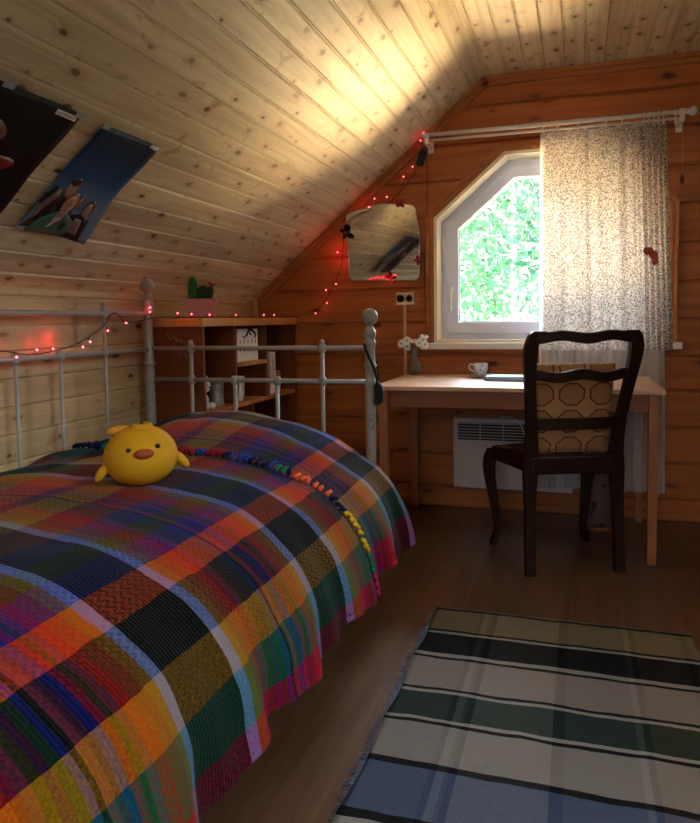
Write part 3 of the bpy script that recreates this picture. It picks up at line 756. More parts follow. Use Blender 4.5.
# ------------------------------------------------------------------ round yellow toy
DX, DY = -1.122, 1.645; DZ = cover(.78, DY, .0)[2]+.012
yel = plain('soft yellow plush', hx('cf951a'), .75, nz=.03, spec=.2, scale=12); ora = plain('orange felt', hx('a5431c'), .8); blk = plain('black button', hx('101010'), .3)
duck = lthing('plush_chick', (DX, DY, DZ), .62, 'round yellow plush chick with orange beak sitting on plaid blanket', 'soft toy')
# local frame: -y faces the viewer
tilt = Matrix.Rotation(-.05, 3, 'Y')
m = MB(); pf = []
for k in range(25):
    a = -PI/2+PI*k/24; r = .098*math.cos(a); z = .082+.082*math.sin(a)
    r *= (1+.05*(-math.sin(a))) ; pf.append((max(r, 0), z))
m.lathe(pf, (0, 0, 0), 40, M=tilt); m.build('body', yel, duck)
def on_body(az, el, out=0.):
    r = (.098+out)*math.cos(el)*(1-.05*math.sin(el)); return Vector((r*math.sin(az), -r*math.cos(az), .082+(.082+out)*math.sin(el)))
p = on_body(.02, .22, .002); m = MB(); m.ball(p, (.026, .013, .0135), 18, M=Matrix.Rotation(-.05, 3, 'Y')); m.build('beak', ora, duck)
for az, el in ((-.40, .34), (.44, .43)):
    m = MB(); m.ball(on_body(az, el, .001), (.0072, .004, .0064), 12); m.build('eye', blk, duck)
for sgn, rot in ((-1, .65), (1, -.7)):
    m = MB(); c = Vector((sgn*.103, .0 if sgn > 0 else -.02, .062 if sgn > 0 else .045))
    m.ball(c, (.013, .018, .030), 14, M=Matrix.Rotation(rot, 3, 'Y')); m.build('wing', yel, duck)
m = MB(); m.tube([(.022*math.cos(a), .018*math.sin(a)-.016, .160+.004*math.sin(a)+.003*k/10) for k, a in enumerate([2*PI*k/18+2.0 for k in range(17)])], [.004+.007*min(k, 16-k)/8 for k in range(17)], 10); m.build('curl', yel, duck)
m = MB(); m.ball((-.062, .065, .143), (.032, .012, .013), 12, M=Matrix.Rotation(-.2, 3, 'Y')); m.build('tail', plain('orange yellow plush', hx('d88a1e'), .8), duck)

# ------------------------------------------------------------------ cabinet
CX0, CX1, CY0, CY1, CZ = XL+.008, -1.59, 2.82, 3.915, 1.038
cab = thing('bookcase', (-1.72, 3.37, 0), 'reddish pine open bookcase behind the foot rails, against left wall', 'bookcase')
m = MB(); m.box(CX0, CY0, 0, CX1, CY0+.02, CZ); m.build('side_panel', M['cab'], cab, bevel=.002)
m = MB(); m.box(CX0, CY1-.02, 0, CX1, CY1, CZ); m.build('side_panel', M['cab'], cab, bevel=.002)
m = MB(); m.box(CX0, CY0+.02, 0, CX0+.006, CY1-.02, CZ); m.build('back_panel', M['cab'], cab)
m = MB(); m.box(CX0-.0, CY0-.015, CZ, CX1+.012, CY1+.005, CZ+.038); m.build('top', M['cabtop'], cab, bevel=.003)
D1, D2 = 3.15, 3.51
for y, z0, z1 in ((D1, .655, CZ), (D2, .655, CZ), (3.33, .06, .635)):
    m = MB(); m.box(CX0+.006, y-.009, z0, CX1-.004, y+.009, z1); m.build('divider', M['cab'], cab, bevel=.001)
for (ya, yb, z) in ((CY0+.02, CY1-.02, .645), (D1+.009, D2-.009, .845), (CY0+.02, CY1-.02, .35), (CY0+.02, CY1-.02, .05)):
    m = MB(); m.box(CX0+.006, ya, z-.01, CX1, yb, z+.01); m.build('shelf', M['cabtop'], cab, bevel=.001)
# chalk scribble on the end panel
m = MB(); rnd = random.Random(5); chalk = plain('white chalk', hx('a89890'), .9)
for (x, z, n, a) in ((-1.775, 1.0, 5, .012), (-1.755, .94, 6, .014), (-1.735, .985, 4, .012)):
    pts = [(x+k*.009+.004*math.cos(k*2.4), CY0-.0012, z-k*.003+a*math.sin(k*1.9)) for k in range(n*2)]
    m.tube(pts, .0011, 4)
m.build('chalk_scribble', chalk, cab)

ft = .655
def bookbox(name, x0, y0, z0, x1, y1, z1, mat, label, cat, bev=.002):
    m = MB(); m.box(x0, y0, z0, x1, y1, z1); o = m.build(name, mat, bevel=bev); return tag(o, label, cat)
# plush bear, white and fluffy
bear = thing('plush_bear', (-1.67, 2.91, ft), 'fluffy white plush bear at the near end of the bookcase shelf', 'soft toy')
fur = plain('white fur', hx('d4d8da'), .95, nz=.12, scale=90)
def fluffy(c, r):
    m = MB(); m.ball(c, r, 20, seg=14); m.v = [tuple(Vector(v)+(Vector(v)-Vector(c)).normalized()*.005*noise.noise(Vector(v)*90)) for v in m.v]; return m
fluffy((-1.65, 2.90, ft+.040), (.034, .036, .040)).build('body', fur, bear); fluffy((-1.645, 2.905, ft+.108), (.036, .036, .034)).build('head', fur, bear)
for y in (2.895, 2.945): fluffy((-1.645, y-.012, ft+.142), (.011, .012, .012)).build('ear', fur, bear)
for y in (2.885, 2.935): fluffy((-1.612, y-.008, ft+.018), (.02, .014, .015)).build('foot', fur, bear)
for y in (2.905, 2.935):
    m = MB(); m.ball((-1.611, y-.012, ft+.118), .003, 8, seg=6); m.build('eye', blk, bear)
m = MB(); m.ball((-1.609, 2.905, ft+.104), .005, 8, seg=6); m.build('nose', blk, bear)
# metal tin
tin = thing('metal_tin', (-1.655, 3.005, ft), 'grey embossed metal tin beside the white plush bear', 'tin')
gm = plain('brushed tin', hx('9a9694'), .45, .3, nz=.2, scale=40)
m = MB(); m.lathe([(.034, 0), (.036, .003), (.036, .035), (.0345, .038), (.0345, .085), (.036, .088), (.036, .108), (.034, .11)], (-1.645, 3.035, ft), 28); m.build('body', gm, tin)
m = MB(); m.lathe([(.038, .109), (.038, .122), (.035, .126), (0, .127)], (-1.645, 3.035, ft), 28); m.build('lid', gm, tin)
# white box with printed eyelash marks
wb = thing('printed_box', (-1.66, 3.36, .855), 'white box with black brush swoosh and dash marks on middle shelf', 'box')
m = MB(); m.box(-1.84, 3.225, .855, -1.622, 3.465, 1.02); m.build('box', M['paper'], wb, bevel=.002)
m = MB(); X = -1.6212
for row, z in ((0, .955), (1, .915)):
    for k in range(5): y = 3.25+k*.045; m.prism([(y, z-.011), (y+.007, z-.012), (y+.009, z+.012), (y+.002, z+.012)], 0, X-.001, X)
m.build('dash_marks', blk, wb)
m = MB(); m.tube([(X, 3.28, .985), (X, 3.30, .975), (X, 3.33, .99), (X, 3.345, 1.01), (X, 3.35, 1.018)], [.001, .004, .006, .005, .002], 8); m.tube([(X, 3.35, 1.018), (X, 3.39, 1.014), (X, 3.425, .998), (X, 3.43, .978), (X, 3.41, .972)], [.004, .008, .007, .005, .001], 8)
m.tube([(X, 3.35, 1.016), (X, 3.37, .995), (X, 3.395, .985)], [.003, .006, .001], 8); m.build('brush_swoosh', blk, wb)
dish = thing('white_tray', (-1.64, 3.28, ft), 'white upright dish leaning on the divider, lower middle shelf', 'dish')
m = MB(); m.prism([(3.25, ft), (3.285, ft), (3.308, ft+.03), (3.318, ft+.125), (3.25, ft+.128)], 0, -1.80, -1.63); m.build('dish', M['paper'], dish, bevel=.004)
bk = thing('white_book', (-1.7, 3.66, ft), 'tall white book with printed spine at the far end of bookcase', 'book')
m = MB(); m.box(-1.82, 3.622, ft, -1.625, 3.70, ft+.232); m.build('cover', M['paper'], bk, bevel=.002)
m = MB()
for k in range(9):
    z = ft+.06+k*.017; w = .012+.006*math.sin(k*2.1); m.box(-1.6248, 3.661-w, z, -1.6240, 3.661+w*.7, z+.005)
m.build('spine_print', plain('mauve print', hx('8a6478')), bk)
bookbox('kraft_box', -1.74, 3.715, ft, -1.635, 3.79, ft+.12, plain('tan kraft card', hx('b98660'), .8), 'small tan kraft box beside the white book', 'box')

# ------------------------------------------------------------------ cactus planter on the bookcase
CT = CZ+.038
pl = lthing('potted_cactus', (-1.70, 3.02, CT), .30, 'pink faceted rectangular planter with two green cacti on top of bookcase', 'plant pot')
def frust(m, a0, b0, a1, b1, z0, z1): 
    m.add([(-a0, -b0, z0), (a0, -b0, z0), (a0, b0, z0), (-a0, b0, z0), (-a1, -b1, z1), (a1, -b1, z1), (a1, b1, z1), (-a1, b1, z1)], [(0, 3, 2, 1), (4, 5, 6, 7), (0, 1, 5, 4), (1, 2, 6, 5), (2, 3, 7, 6), (3, 0, 4, 7)])
m = MB(); frust(m, .054, .040, .073, .056, 0, .082); frust(m, .077, .060, .077, .060, .082, .092); m.build('planter', plain('dusty pink planter', hx('c08a86'), .6), pl, bevel=.002)
m = MB(); frust(m, .062, .05, .062, .05, .0925, .094); m.build('soil', plain('dark soil', hx('2a1c12'), .95), pl)
def cactus(c, r, h, ribs, name, mat, lean=0.):
    m = MB(); n = ribs*6; vs = []; seg = 14
    for i in range(seg+1):
        t = i/seg; z = h*t; k = math.sqrt(max(0, 1-max(0, (t-.45)/.55)**2))*(.86+.14*min(1, t*4))
        for j in range(n):
            w = 2*PI*j/n; rr = r*k*(1+.1*math.cos(w*ribs)); vs.append((c[0]+rr*math.cos(w)+lean*t*t, c[1]+rr*math.sin(w), c[2]+z))
    fs = [(i*n+j, i*n+(j+1) % n, (i+1)*n+(j+1) % n, (i+1)*n+j) for i in range(seg) for j in range(n)]
    m.add(vs, fs, 0, True); return m.build(name, mat, pl)
cg = plain('cactus green', hx('1f6a2e'), .6, nz=.2); cg2 = plain('dark cactus green', hx('1d3a26'), .6, nz=.2)
cactus((-.042, 0, .093), .022, .108, 9, 'cactus', cg); cactus((.006, -.002, .093), .028, .064, 10, 'cactus', cg2); cactus((.034, .005, .093), .017, .062, 8, 'cactus', cg2, .008)
m = MB()
for k in range(8):
    a = k*2*PI/8; d = Vector((math.cos(a)*.7+.5, math.sin(a)*.6, .45+.3*(k % 2))).normalized(); b = Vector((.044, .004, .152))
    m.tube([b, b+d*.014, b+d*.026], [.003, .0055, .0008], 6)
m.build('cactus_flower', plain('coral red flower', hx('b8443a'), .7), pl)

# ------------------------------------------------------------------ posters on the slope
def sp(a, y, h):    # point on the slope: a metres up from the knee wall, h off the surface into the room
    return Vector((XL+sd[0]*a+sd[1]*h, y, KZ+sd[1]*a-sd[0]*h))
def slope_a(x): return (x-XL)/sd[0]
def poster(name, y0, y1, a0, a1, layers, mats, label, curl):
    t = thing(name, sp((a0+a1)/2, (y0+y1)/2, 0), label, 'poster', 'posters taped to the slope')
    W, H = y1-y0, a1-a0
    def hh(u, v): return .010+curl*max(0, u-.55)*max(0, .5-v)*4*(1-v)+.003*math.sin(v*9)+.002*math.sin(u*7)
    def PT(u, v, e=0.):
        v2 = v
        return sp(a0+H*v2, y0+W*u, hh(u, v)+e)
    m = MB(); nu, nv = 14, 22; vs = []; uv = []
    for j in range(nv+1):
        for i in range(nu+1): vs.append(PT(i/nu, j/nv)); uv.append((i/nu, j/nv))
    m.add(vs, [(j*(nu+1)+i, j*(nu+1)+i+1, (j+1)*(nu+1)+i+1, (j+1)*(nu+1)+i) for j in range(nv) for i in range(nu)], 0, True, uv)
    e = .0006
    for poly, mi in layers:
        # fan of quads following the sheet
        c = (sum(p[0] for p in poly)/len(poly), sum(p[1] for p in poly)/len(poly))
        n = len(poly); vs = [PT(c[0], c[1], e)]
        for f in (.5, 1.): vs += [PT(c[0]+(p[0]-c[0])*f, c[1]+(p[1]-c[1])*f, e) for p in poly]
        fs = [(0, 1+i, 1+(i+1) % n) for i in range(n)]+[(1+i, 1+n+i, 1+n+(i+1) % n, 1+(i+1) % n) for i in range(n)]
        m.add(vs, fs, mi, True, [(0, 0)]*len(vs)); e += .00012
    o = m.build('sheet', mats, t, fixn=False); o.modifiers.new('t', 'SOLIDIFY').thickness = .0002 if 0 else .0003
    tp = MB()
    return t, PT
def ell(cx, cy, rx, ry, n=14, rot=0.):
    return [(cx+rx*math.cos(2*PI*k/n)*math.cos(rot)-ry*math.sin(2*PI*k/n)*math.sin(rot), cy+rx*math.cos(2*PI*k/n)*math.sin(rot)+ry*math.sin(2*PI*k/n)*math.cos(rot)) for k in range(n)]
def sky_print():
    t = NT('printed blue sky'); q = t.sep(t.coord('UV')); n = t.noise(t.coord('UV'), 6., 3)
    v = t.math('ADD', q[1], t.math('MULTIPLY', t.math('SUBTRACT', n, .5), .08))
    t.set(t.ramp(v, [(0, hx('6a7a92')), (.36, hx('5e7896')), (.55, hx('245080')), (.8, hx('0c2f58')), (1, hx('08223f'))]), .55, 0, .3); return t.m
pc = lambda n, c: plain(n, hx(c), .4, nz=.15, scale=40)
skin, hair, jac, tee, drk, brn, tat = pc('print skin', 'b08a78'), pc('print blond hair', '8a5a34'), pc('print green jacket', '3f6a5c'), pc('print pale shirt', 'b8a4ac'), pc('print dark clothes', '15161c'), pc('print brown', '4a2c28'), pc('print muted skin', '7d625c')
L2 = [([(0, .0), (.62, .0), (.66, .1), (.5, .3), (.3, .42), (.0, .36)], 5), ([(0, .0), (.34, 0), (.3, .2), (.22, .4), (.05, .44), (0, .3)], 5),
      (ell(.30, .44, .075, .085, rot=.2), 1), (ell(.30, .50, .08, .04), 6), ([(.08, .12), (.2, .35), (.14, .42), (.02, .22)], 7),
      (ell(.56, .34, .06, .07), 6), (ell(.56, .325, .045, .055), 7), ([(.55, 0), (.88, .0), (.86, .2), (.78, .26), (.58, .22)], 5), (ell(.75, .31, .075, .075), 6), (ell(.74, .285, .052, .065), 1),
      ([(.6, .02), (.82, .04), (.76, .19), (.66, .2)], 7),
      ([(.1, .0), (.72, .0), (.66, .16), (.5, .225), (.34, .225), (.18, .15)], 3), ([(.3, .0), (.5, .0), (.48, .17), (.42, .2), (.36, .17)], 4), ([(.37, .17), (.48, .17), (.48, .25), (.37, .25)], 1),
      (ell(.425, .31, .1, .105, rot=.1), 2), (ell(.42, .29, .078, .095), 1), (ell(.39, .30, .014, .008), 5), (ell(.45, .30, .014, .008), 5), (ell(.42, .245, .022, .008), 6),
      ([(.84, .965), (.985, .965), (.985, .995), (.84, .995)], 8)]
AT, AB = slope_a(-1.322), slope_a(-1.657)
p2, PT2 = poster('band_poster', 1.797, 2.09, AB, AT, L2, [sky_print(), skin, hair, jac, tee, drk, brn, tat, M['paper']], 'blue sky poster of a group of people taped to sloping ceiling', .035)
L1 = [(ell(.27, .73, .17, .06, rot=-.25), 1), (ell(.52, .50, .23, .06, rot=.12), 2), ([(.72, .935), (.97, .935), (.97, .97), (.72, .97)], 4)]
p1, PT1 = poster('dark_poster', 1.395, 1.70, AB-.03, AT+.005, L1, [plain('printed black', hx('0b0a0b'), .55, spec=.3, nz=.2), pc('print lit skin', '7a5038'), pc('print red', '8c1a16'), pc('print dark maroon', '170a0b'), M['paper']], 'nearly black poster with a dim face and red blur, left of the blue one', .0)
def lettering(txt, PT, u0, u1, v, mat, parent, size):
    cu = bpy.data.curves.new('lettering', 'FONT'); cu.body = txt; cu.size = size; cu.extrude = .0001
    o = bpy.data.objects.new('lettering', cu); COL.objects.link(o); cu.materials.append(mat)
    dg = bpy.context.evaluated_depsgraph_get(); me = bpy.data.meshes.new_from_object(o.evaluated_get(dg)); bpy.data.objects.remove(o)
    o = bpy.data.objects.new('lettering', me); COL.objects.link(o)
    a = PT(u0, v, .0022); b = PT(u1, v, .0022); c = PT(u0, v+.05, .0022)
    ex = (b-a).normalized(); ey = (c-a); ey = (ey-ex*ey.dot(ex)).normalized(); ez = ex.cross(ey)
    mt = Matrix.Identity(4)
    for i in range(3): mt[i][0], mt[i][1], mt[i][2], mt[i][3] = ex[i], ey[i], ez[i], a[i]
    o.parent = parent; o.matrix_parent_inverse = Matrix.Translation(-base_of(parent)); o.matrix_basis = mt
    return o
tp = plain('clear tape', hx('a8b0b8'), .3)
for t_, PT, pts in ((p2, PT2, ((.06, .99, .4), (.97, .975, .3), (.05, .01, .2))), (p1, PT1, ((.12, .995, .3), (.98, .985, .5)))):
    lettering('METRONOM', PT, .73 if t_ is p1 else .845, 1, .945 if t_ is p1 else .972, plain('grey print', hx('55555c')) , t_, .0125 if t_ is p1 else .008)
    for u, v, r in pts:
        m = MB(); c, s_ = math.cos(r), math.sin(r); q = []
        for du, dv in ((-.06, -.018), (.06, -.018), (.06, .022), (-.06, .022)): q.append(PT(u+du*c, v+dv+.03*du*s_*4, .0015))
        m.add(q+[p+Vector((-.0004*sd[1], 0, .0004*sd[0])) for p in q], [(0, 1, 2, 3), (7, 6, 5, 4), (0, 4, 5, 1), (1, 5, 6, 2), (2, 6, 7, 3), (3, 7, 4, 0)]); m.build('tape', tp, t_)

# ------------------------------------------------------------------ string lights
LS = thing('string_lights', (-1.2, 3.90, 1.95), 'dark wired string of small red lights along wall, bookcase and bed rail', 'string lights')
wall = [(-.815, 3.9, 1.96), (-.822, 3.92, 1.974), (-.851, 3.925, 1.89), (-.919, 3.925, 1.797), (-.994, 3.925, 1.725), (-1.059, 3.925, 1.685), (-1.171, 3.9, 1.66), (-1.262, 3.9, 1.60), (-1.285, 3.925, 1.483), (-1.296, 3.925, 1.392), (-1.326, 3.925, 1.302), (-1.371, 3.925, 1.223), (-1.421, 3.925, 1.148), (-1.478, 3.92, 1.115), (-1.56, 3.90, 1.085),
        (-1.60, 3.75, 1.081), (-1.62, 3.55, 1.080), (-1.61, 3.35, 1.081), (-1.63, 3.2, 1.081), (-1.60, 3.06, 1.081), (-1.62, 2.9, 1.081), (-1.70, 2.83, 1.081), (-1.765, 2.76, 1.085), (-1.775, 2.70, 1.078),
        (-1.785, 2.60, 1.064), (-1.785, 2.53, 1.066), (-1.783, 2.47, 1.10), (-1.785, 2.43, 1.09), (-1.785, 2.397, 1.057), (-1.785, 2.333, 1.023), (-1.785, 2.244, .991), (-1.785, 2.176, .974), (-1.783, 2.08, .962), (-1.783, 2.03, .958), (-1.783, 1.96, .958), (-1.785, 1.902, .968), (-1.785, 1.80, .98), (-1.785, 1.6, .962), (-1.785, 1.3, .962)]
def spline(P, k=6):
    out = []; P = [Vector(p) for p in P]
    for i in range(len(P)-1):
        p0, p1, p2, p3 = P[max(i-1, 0)], P[i], P[i+1], P[min(i+2, len(P)-1)]
        for j in range(k):
            t = j/k; out.append(.5*((2*p1)+(p2-p0)*t+(2*p0-5*p1+4*p2-p3)*t*t+(-p0+3*p1-3*p2+p3)*t**3))
    return out+[P[-1]]
path = spline(wall); m = MB(); m.tube([p+Vector((.0015*math.sin(i*1.9), 0, .0015*math.cos(i*1.9))) for i, p in enumerate(path)], .0021, 6); m.build('cable', M['wire'], LS)
bulbs = [(-.807, 3.90, 2.07), (-.824, 3.9, 2.03), (-.87, 3.9, 1.894), (-.921, 3.9, 1.844), (-1.124, 3.905, 1.692), (-1.089, 3.9, 1.735), (-1.019, 3.905, 1.741), (-1.315, 3.91, 1.447), (-1.39, 3.91, 1.234), (-1.328, 3.91, 1.267), (-1.385, 3.91, 1.159), (-1.454, 3.905, 1.10),
         (-1.61, 3.66, 1.092), (-1.60, 3.50, 1.092), (-1.59, 3.15, 1.092), (-1.59, 2.89, 1.092), (-1.63, 2.80, 1.095), (-1.70, 2.80, 1.10), (-1.77, 2.69, 1.106), (-1.765, 2.685, 1.125), (-1.775, 2.522, 1.060), (-1.775, 2.40, 1.03), (-1.775, 2.29, .99), (-1.77, 2.08, .972), (-1.77, 2.0, .972), (-1.77, 1.905, .952), (-1.77, 2.24, .972)]
for b in bulbs:
    b = Vector(b); n = min(path, key=lambda p: (p-b).length); m = MB()
    m.tube([n, (n+b)/2+Vector((0, 0, .004)), b], .0014, 5, mat=0); m.ball(b, .0038, 8, 1, seg=6); m.build('bulb', [M['wire'], M['led']], LS)
for p, e in (((-1.775, 3.89, 1.43), .0), ((-1.835, 2.17, 1.0), .35), ((-1.30, 3.895, 1.40), .4), ((-1.32, 3.895, 1.46), .3), ((-1.16, 3.89, 1.715), .12), ((-1.845, 2.08, .99), .12), ((-1.77, 2.675, 1.12), .12), ((-1.66, 2.78, 1.10), .12), ((-1.0, 3.86, 1.30), .12), ((-1.83, 1.92, .99), .15), ((-1.60, 3.6, 1.11), .06), ((-1.40, 3.89, 1.2), .08), ((-.83, 3.88, 2.03), .08)):
    if e <= 0: continue
    ld = bpy.data.lights.new('led_glow', 'POINT'); ld.energy = e*.11; ld.color = (1, .03, .04); ld.shadow_soft_size = .012
    lo = bpy.data.objects.new('led_glow', ld); COL.objects.link(lo); lo.parent = LS; lo.location = Vector(p)-LS.location

ad = thing('plug_adapter', (-.817, 3.9, 1.9), 'small blue-black plug box hanging from cable under rod left end', 'adapter')
m = MB(); R_ = Matrix.Translation((-.822, 3.90, 1.935)) @ Matrix.Rotation(.35, 4, 'Y') @ Matrix.Rotation(.5, 4, 'Z'); m.box(-.022, -.014, -.042, .022, .014, .042, M=R_)
m.build('case', plain('blue black plastic', hx('1e2c38'), .35), ad, bevel=.004)
m = MB(); m.tube(spline([(-.80, 3.9, 1.98), (-.795, 3.93, 1.9), (-.80, 3.932, 1.6), (-.812, 3.925, 1.4), (-.806, 3.925, 1.1), (-.803, 3.92, .96)]), .002, 6); m.tube(spline([(-.81, 3.9, 2.01), (-.815, 3.9, 1.99), (-.812, 3.9, 1.97)]), .002, 6); m.build('cable', M['wire'], ad)

# ------------------------------------------------------------------ mirror, socket
def rounded(pts, r, n=5):
    out = []; N = len(pts)
    for i in range(N):
        p0, p1, p2 = Vector(pts[i-1]), Vector(pts[i]), Vector(pts[(i+1) % N]); a = p1+(p0-p1).normalized()*r; b = p1+(p2-p1).normalized()*r
        for k in range(n+1): t = k/n; out.append(tuple((1-t)**2*a+2*t*(1-t)*p1+t*t*b))
    return out
mi = thing('wall_mirror', (-1.045, 3.92, 1.28), 'frameless rounded mirror on amber wall left of window', 'mirror')
mo = rounded([(-1.25, 1.285), (-.842, 1.275), (-.835, 1.50), (-.862, 1.69), (-1.06, 1.708), (-1.262, 1.665)], .035)
def slab(poly, yf, th, tiltz=.06):
    n = len(poly); zc = 1.28; vs = [(p[0], yf-(p[1]-zc)*tiltz, p[1]) for p in poly]+[(p[0], yf+th-(p[1]-zc)*tiltz, p[1]) for p in poly]
    return vs, [tuple(range(n))[::-1], tuple(range(n, 2*n))]+[(i, (i+1) % n, n+(i+1) % n, n+i) for i in range(n)]
m = MB(); v_, f_ = slab(mo, 3.926, .004, .03); m.add(v_, f_); m.build('mirror_glass', M['mirror'], mi)
m = MB(); m.tube([(p[0], 3.927-(p[1]-1.28)*.03, p[1]) for p in mo], .0022, 6, closed=True); m.build('bevelled_edge', M['steel'], mi)
def butterfly(x, y, z, s, rot, label, mat):
    t = thing('butterfly_clip', (x, y, z), label, 'butterfly', 'butterfly decorations around the mirror'); m = MB()
    for sg in (-1, 1):
        for (dx, dz, a, b, r) in ((.55, .35, .5, .34, -.6), (.42, -.35, .36, .26, .7)):
            Rm = Matrix.Rotation(rot, 3, 'Y') @ Matrix.Rotation(sg*r, 3, 'Y'); c = Matrix.Rotation(rot, 3, 'Y') @ Vector((sg*dx*s, -.15*s, dz*s)); m.ball(Vector((x, y, z))+c, (a*s, .04*s, b*s), 12, M=Rm, seg=6)
    m.build('wings', mat, t); m = MB(); d = Matrix.Rotation(rot, 3, 'Y') @ Vector((0, 0, 1)); m.tube([Vector((x, y-.002, z))-d*s*.5, Vector((x, y-.002, z)), Vector((x, y-.002, z))+d*s*.5], [.001, .0035, .0015], 6); m.build('body', blk, t)
red = plain('glossy red plastic', hx('b02a26'), .35)
butterfly(-.943, 3.905, 1.70, .030, .1, 'red butterfly clip on the mirror top edge', red)
butterfly(-.845, 3.91, 1.38, .026, .9, 'red butterfly clip on the mirror right edge', red)
butterfly(-1.262, 3.905, 1.555, .042, 1.2, 'black butterfly on the mirror left edge', M['black'])
butterfly(-1.01, 3.90, 1.297, .028, .6, 'dark red butterfly on the mirror bottom edge', red)
bead = thing('bead_spray', (-1.07, 3.9, 1.285), 'red glittering beaded twig lying along mirror bottom edge', 'decoration')
m = MB(); m.tube(spline([(-1.17, 3.91, 1.28), (-1.10, 3.905, 1.285), (-1.04, 3.90, 1.305), (-.99, 3.9, 1.285)]), .002, 5); m.build('twig', red, bead)
m = MB(); rnd = random.Random(9)
for k in range(26): t = k/25; m.ball((-1.13+.14*t+rnd.gauss(0, .004), 3.897, 1.285+.012*math.sin(t*4)+rnd.gauss(0, .007)), rnd.uniform(.003, .006), 8, seg=5)
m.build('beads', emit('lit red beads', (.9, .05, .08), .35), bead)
so = thing('wall_socket', (-.925, 3.935, 1.175), 'white double wall socket below the mirror', 'socket')
m = MB(); m.box(-.978, 3.925, 1.14, -.872, 3.95, 1.21); m.build('plate', plain('cream plastic', hx('d6c8b0'), .35, nz=.02), so, bevel=.004)
for x in (-.951, -.899):
    m = MB(); m.lathe([(.0215, 0), (.0215, .004), (.017, .004), (.015, -.003), (0, -.003)], (x, 3.925, 1.175), 20, M=Matrix.Rotation(PI/2, 3, 'X')); m.build('outlet', plain('socket well', hx('8a7a68'), .5) if x > -.92 else blk, so)
ct = tag(MB().box(-.938, 3.938, .70, -.922, 3.95, 1.14).build('cable_cover', plain('cream conduit', hx('c8a888'), .4, nz=.02), bevel=.002), 'cream cable cover running down wall from the double socket', 'cable cover')

# ------------------------------------------------------------------ face mask and ribbon on the foot post
mk = thing('face_mask', (-.75, 2.69, .76), 'black cloth face mask hanging by its strap on the foot post', 'mask')
m = MB(); m.tube(spline([(-.803, 2.70, .965), (-.79, 2.692, .93), (-.765, 2.694, .875), (-.752, 2.694, .83), (-.747, 2.69, .80)]), [.006]*24+[.005], 6, flat=.4); m.tube(spline([(-.803, 2.70, .965), (-.79, 2.74, .955), (-.768, 2.745, .90), (-.75, 2.72, .82)]), .004, 6, flat=.4); m.build('strap', M['black'], mk)
m = MB(); pts = [(-.762, .80), (-.742, .815), (-.728, .80), (-.722, .775), (-.727, .735), (-.745, .720), (-.762, .722)]
vs = [(p[0], 2.685-.012*math.sin(i), p[1]) for i, p in enumerate(pts)]+[(p[0]-.002, 2.70, p[1]) for p in pts]; n = 7
m.add(vs, [tuple(range(n))[::-1], tuple(range(n, 2*n))]+[(i, (i+1) % n, n+(i+1) % n, n+i) for i in range(n)]); m.build('mask_cloth', M['black'], mk, bevel=.003)
m = MB(); pts = [(-.777+.012*math.cos(k*1.7)+.006*math.sin(k*.9), 2.6985-.0000-math.sqrt(max(0, .0000)), .62+.058*k/16+.008*math.sin(k*2.1)) for k in range(18)]
pts = [(x, BYF-math.sqrt(max(1e-6, .0212**2-(x-BXR)**2)), z) for x, y, z in pts]; m.tube(pts, .0014, 5); m.build('ink_doodle', blk, bed)

# ------------------------------------------------------------------ desk
DZT = .752; DX0, DX1, DY0, DY1 = -.905, .35, 3.165, 3.935
dk = thing('desk', (-.27, 3.55, 0), 'light pine desk with square legs under the window', 'desk')
m = MB(); m.box(DX0, DY0, DZT-.02, DX1, DY1, DZT); m.build('tabletop', M['desk'], dk, bevel=.003)
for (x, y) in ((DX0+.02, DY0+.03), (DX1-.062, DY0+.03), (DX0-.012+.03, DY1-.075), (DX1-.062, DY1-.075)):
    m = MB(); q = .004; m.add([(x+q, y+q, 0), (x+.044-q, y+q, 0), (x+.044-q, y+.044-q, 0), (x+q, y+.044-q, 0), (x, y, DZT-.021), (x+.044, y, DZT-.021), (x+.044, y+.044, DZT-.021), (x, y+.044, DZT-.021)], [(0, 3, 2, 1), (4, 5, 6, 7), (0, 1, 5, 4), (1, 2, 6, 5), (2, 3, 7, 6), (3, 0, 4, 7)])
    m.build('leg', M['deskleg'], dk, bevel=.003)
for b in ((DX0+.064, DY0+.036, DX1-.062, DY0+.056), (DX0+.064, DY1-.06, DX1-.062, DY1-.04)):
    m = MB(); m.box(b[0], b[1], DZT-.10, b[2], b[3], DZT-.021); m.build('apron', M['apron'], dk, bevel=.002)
for x in (DX0+.03, DX1-.05): m = MB(); m.box(x, DY0+.074, DZT-.10, x+.02, DY1-.075, DZT-.021); m.build('apron', M['apron'], dk, bevel=.002)

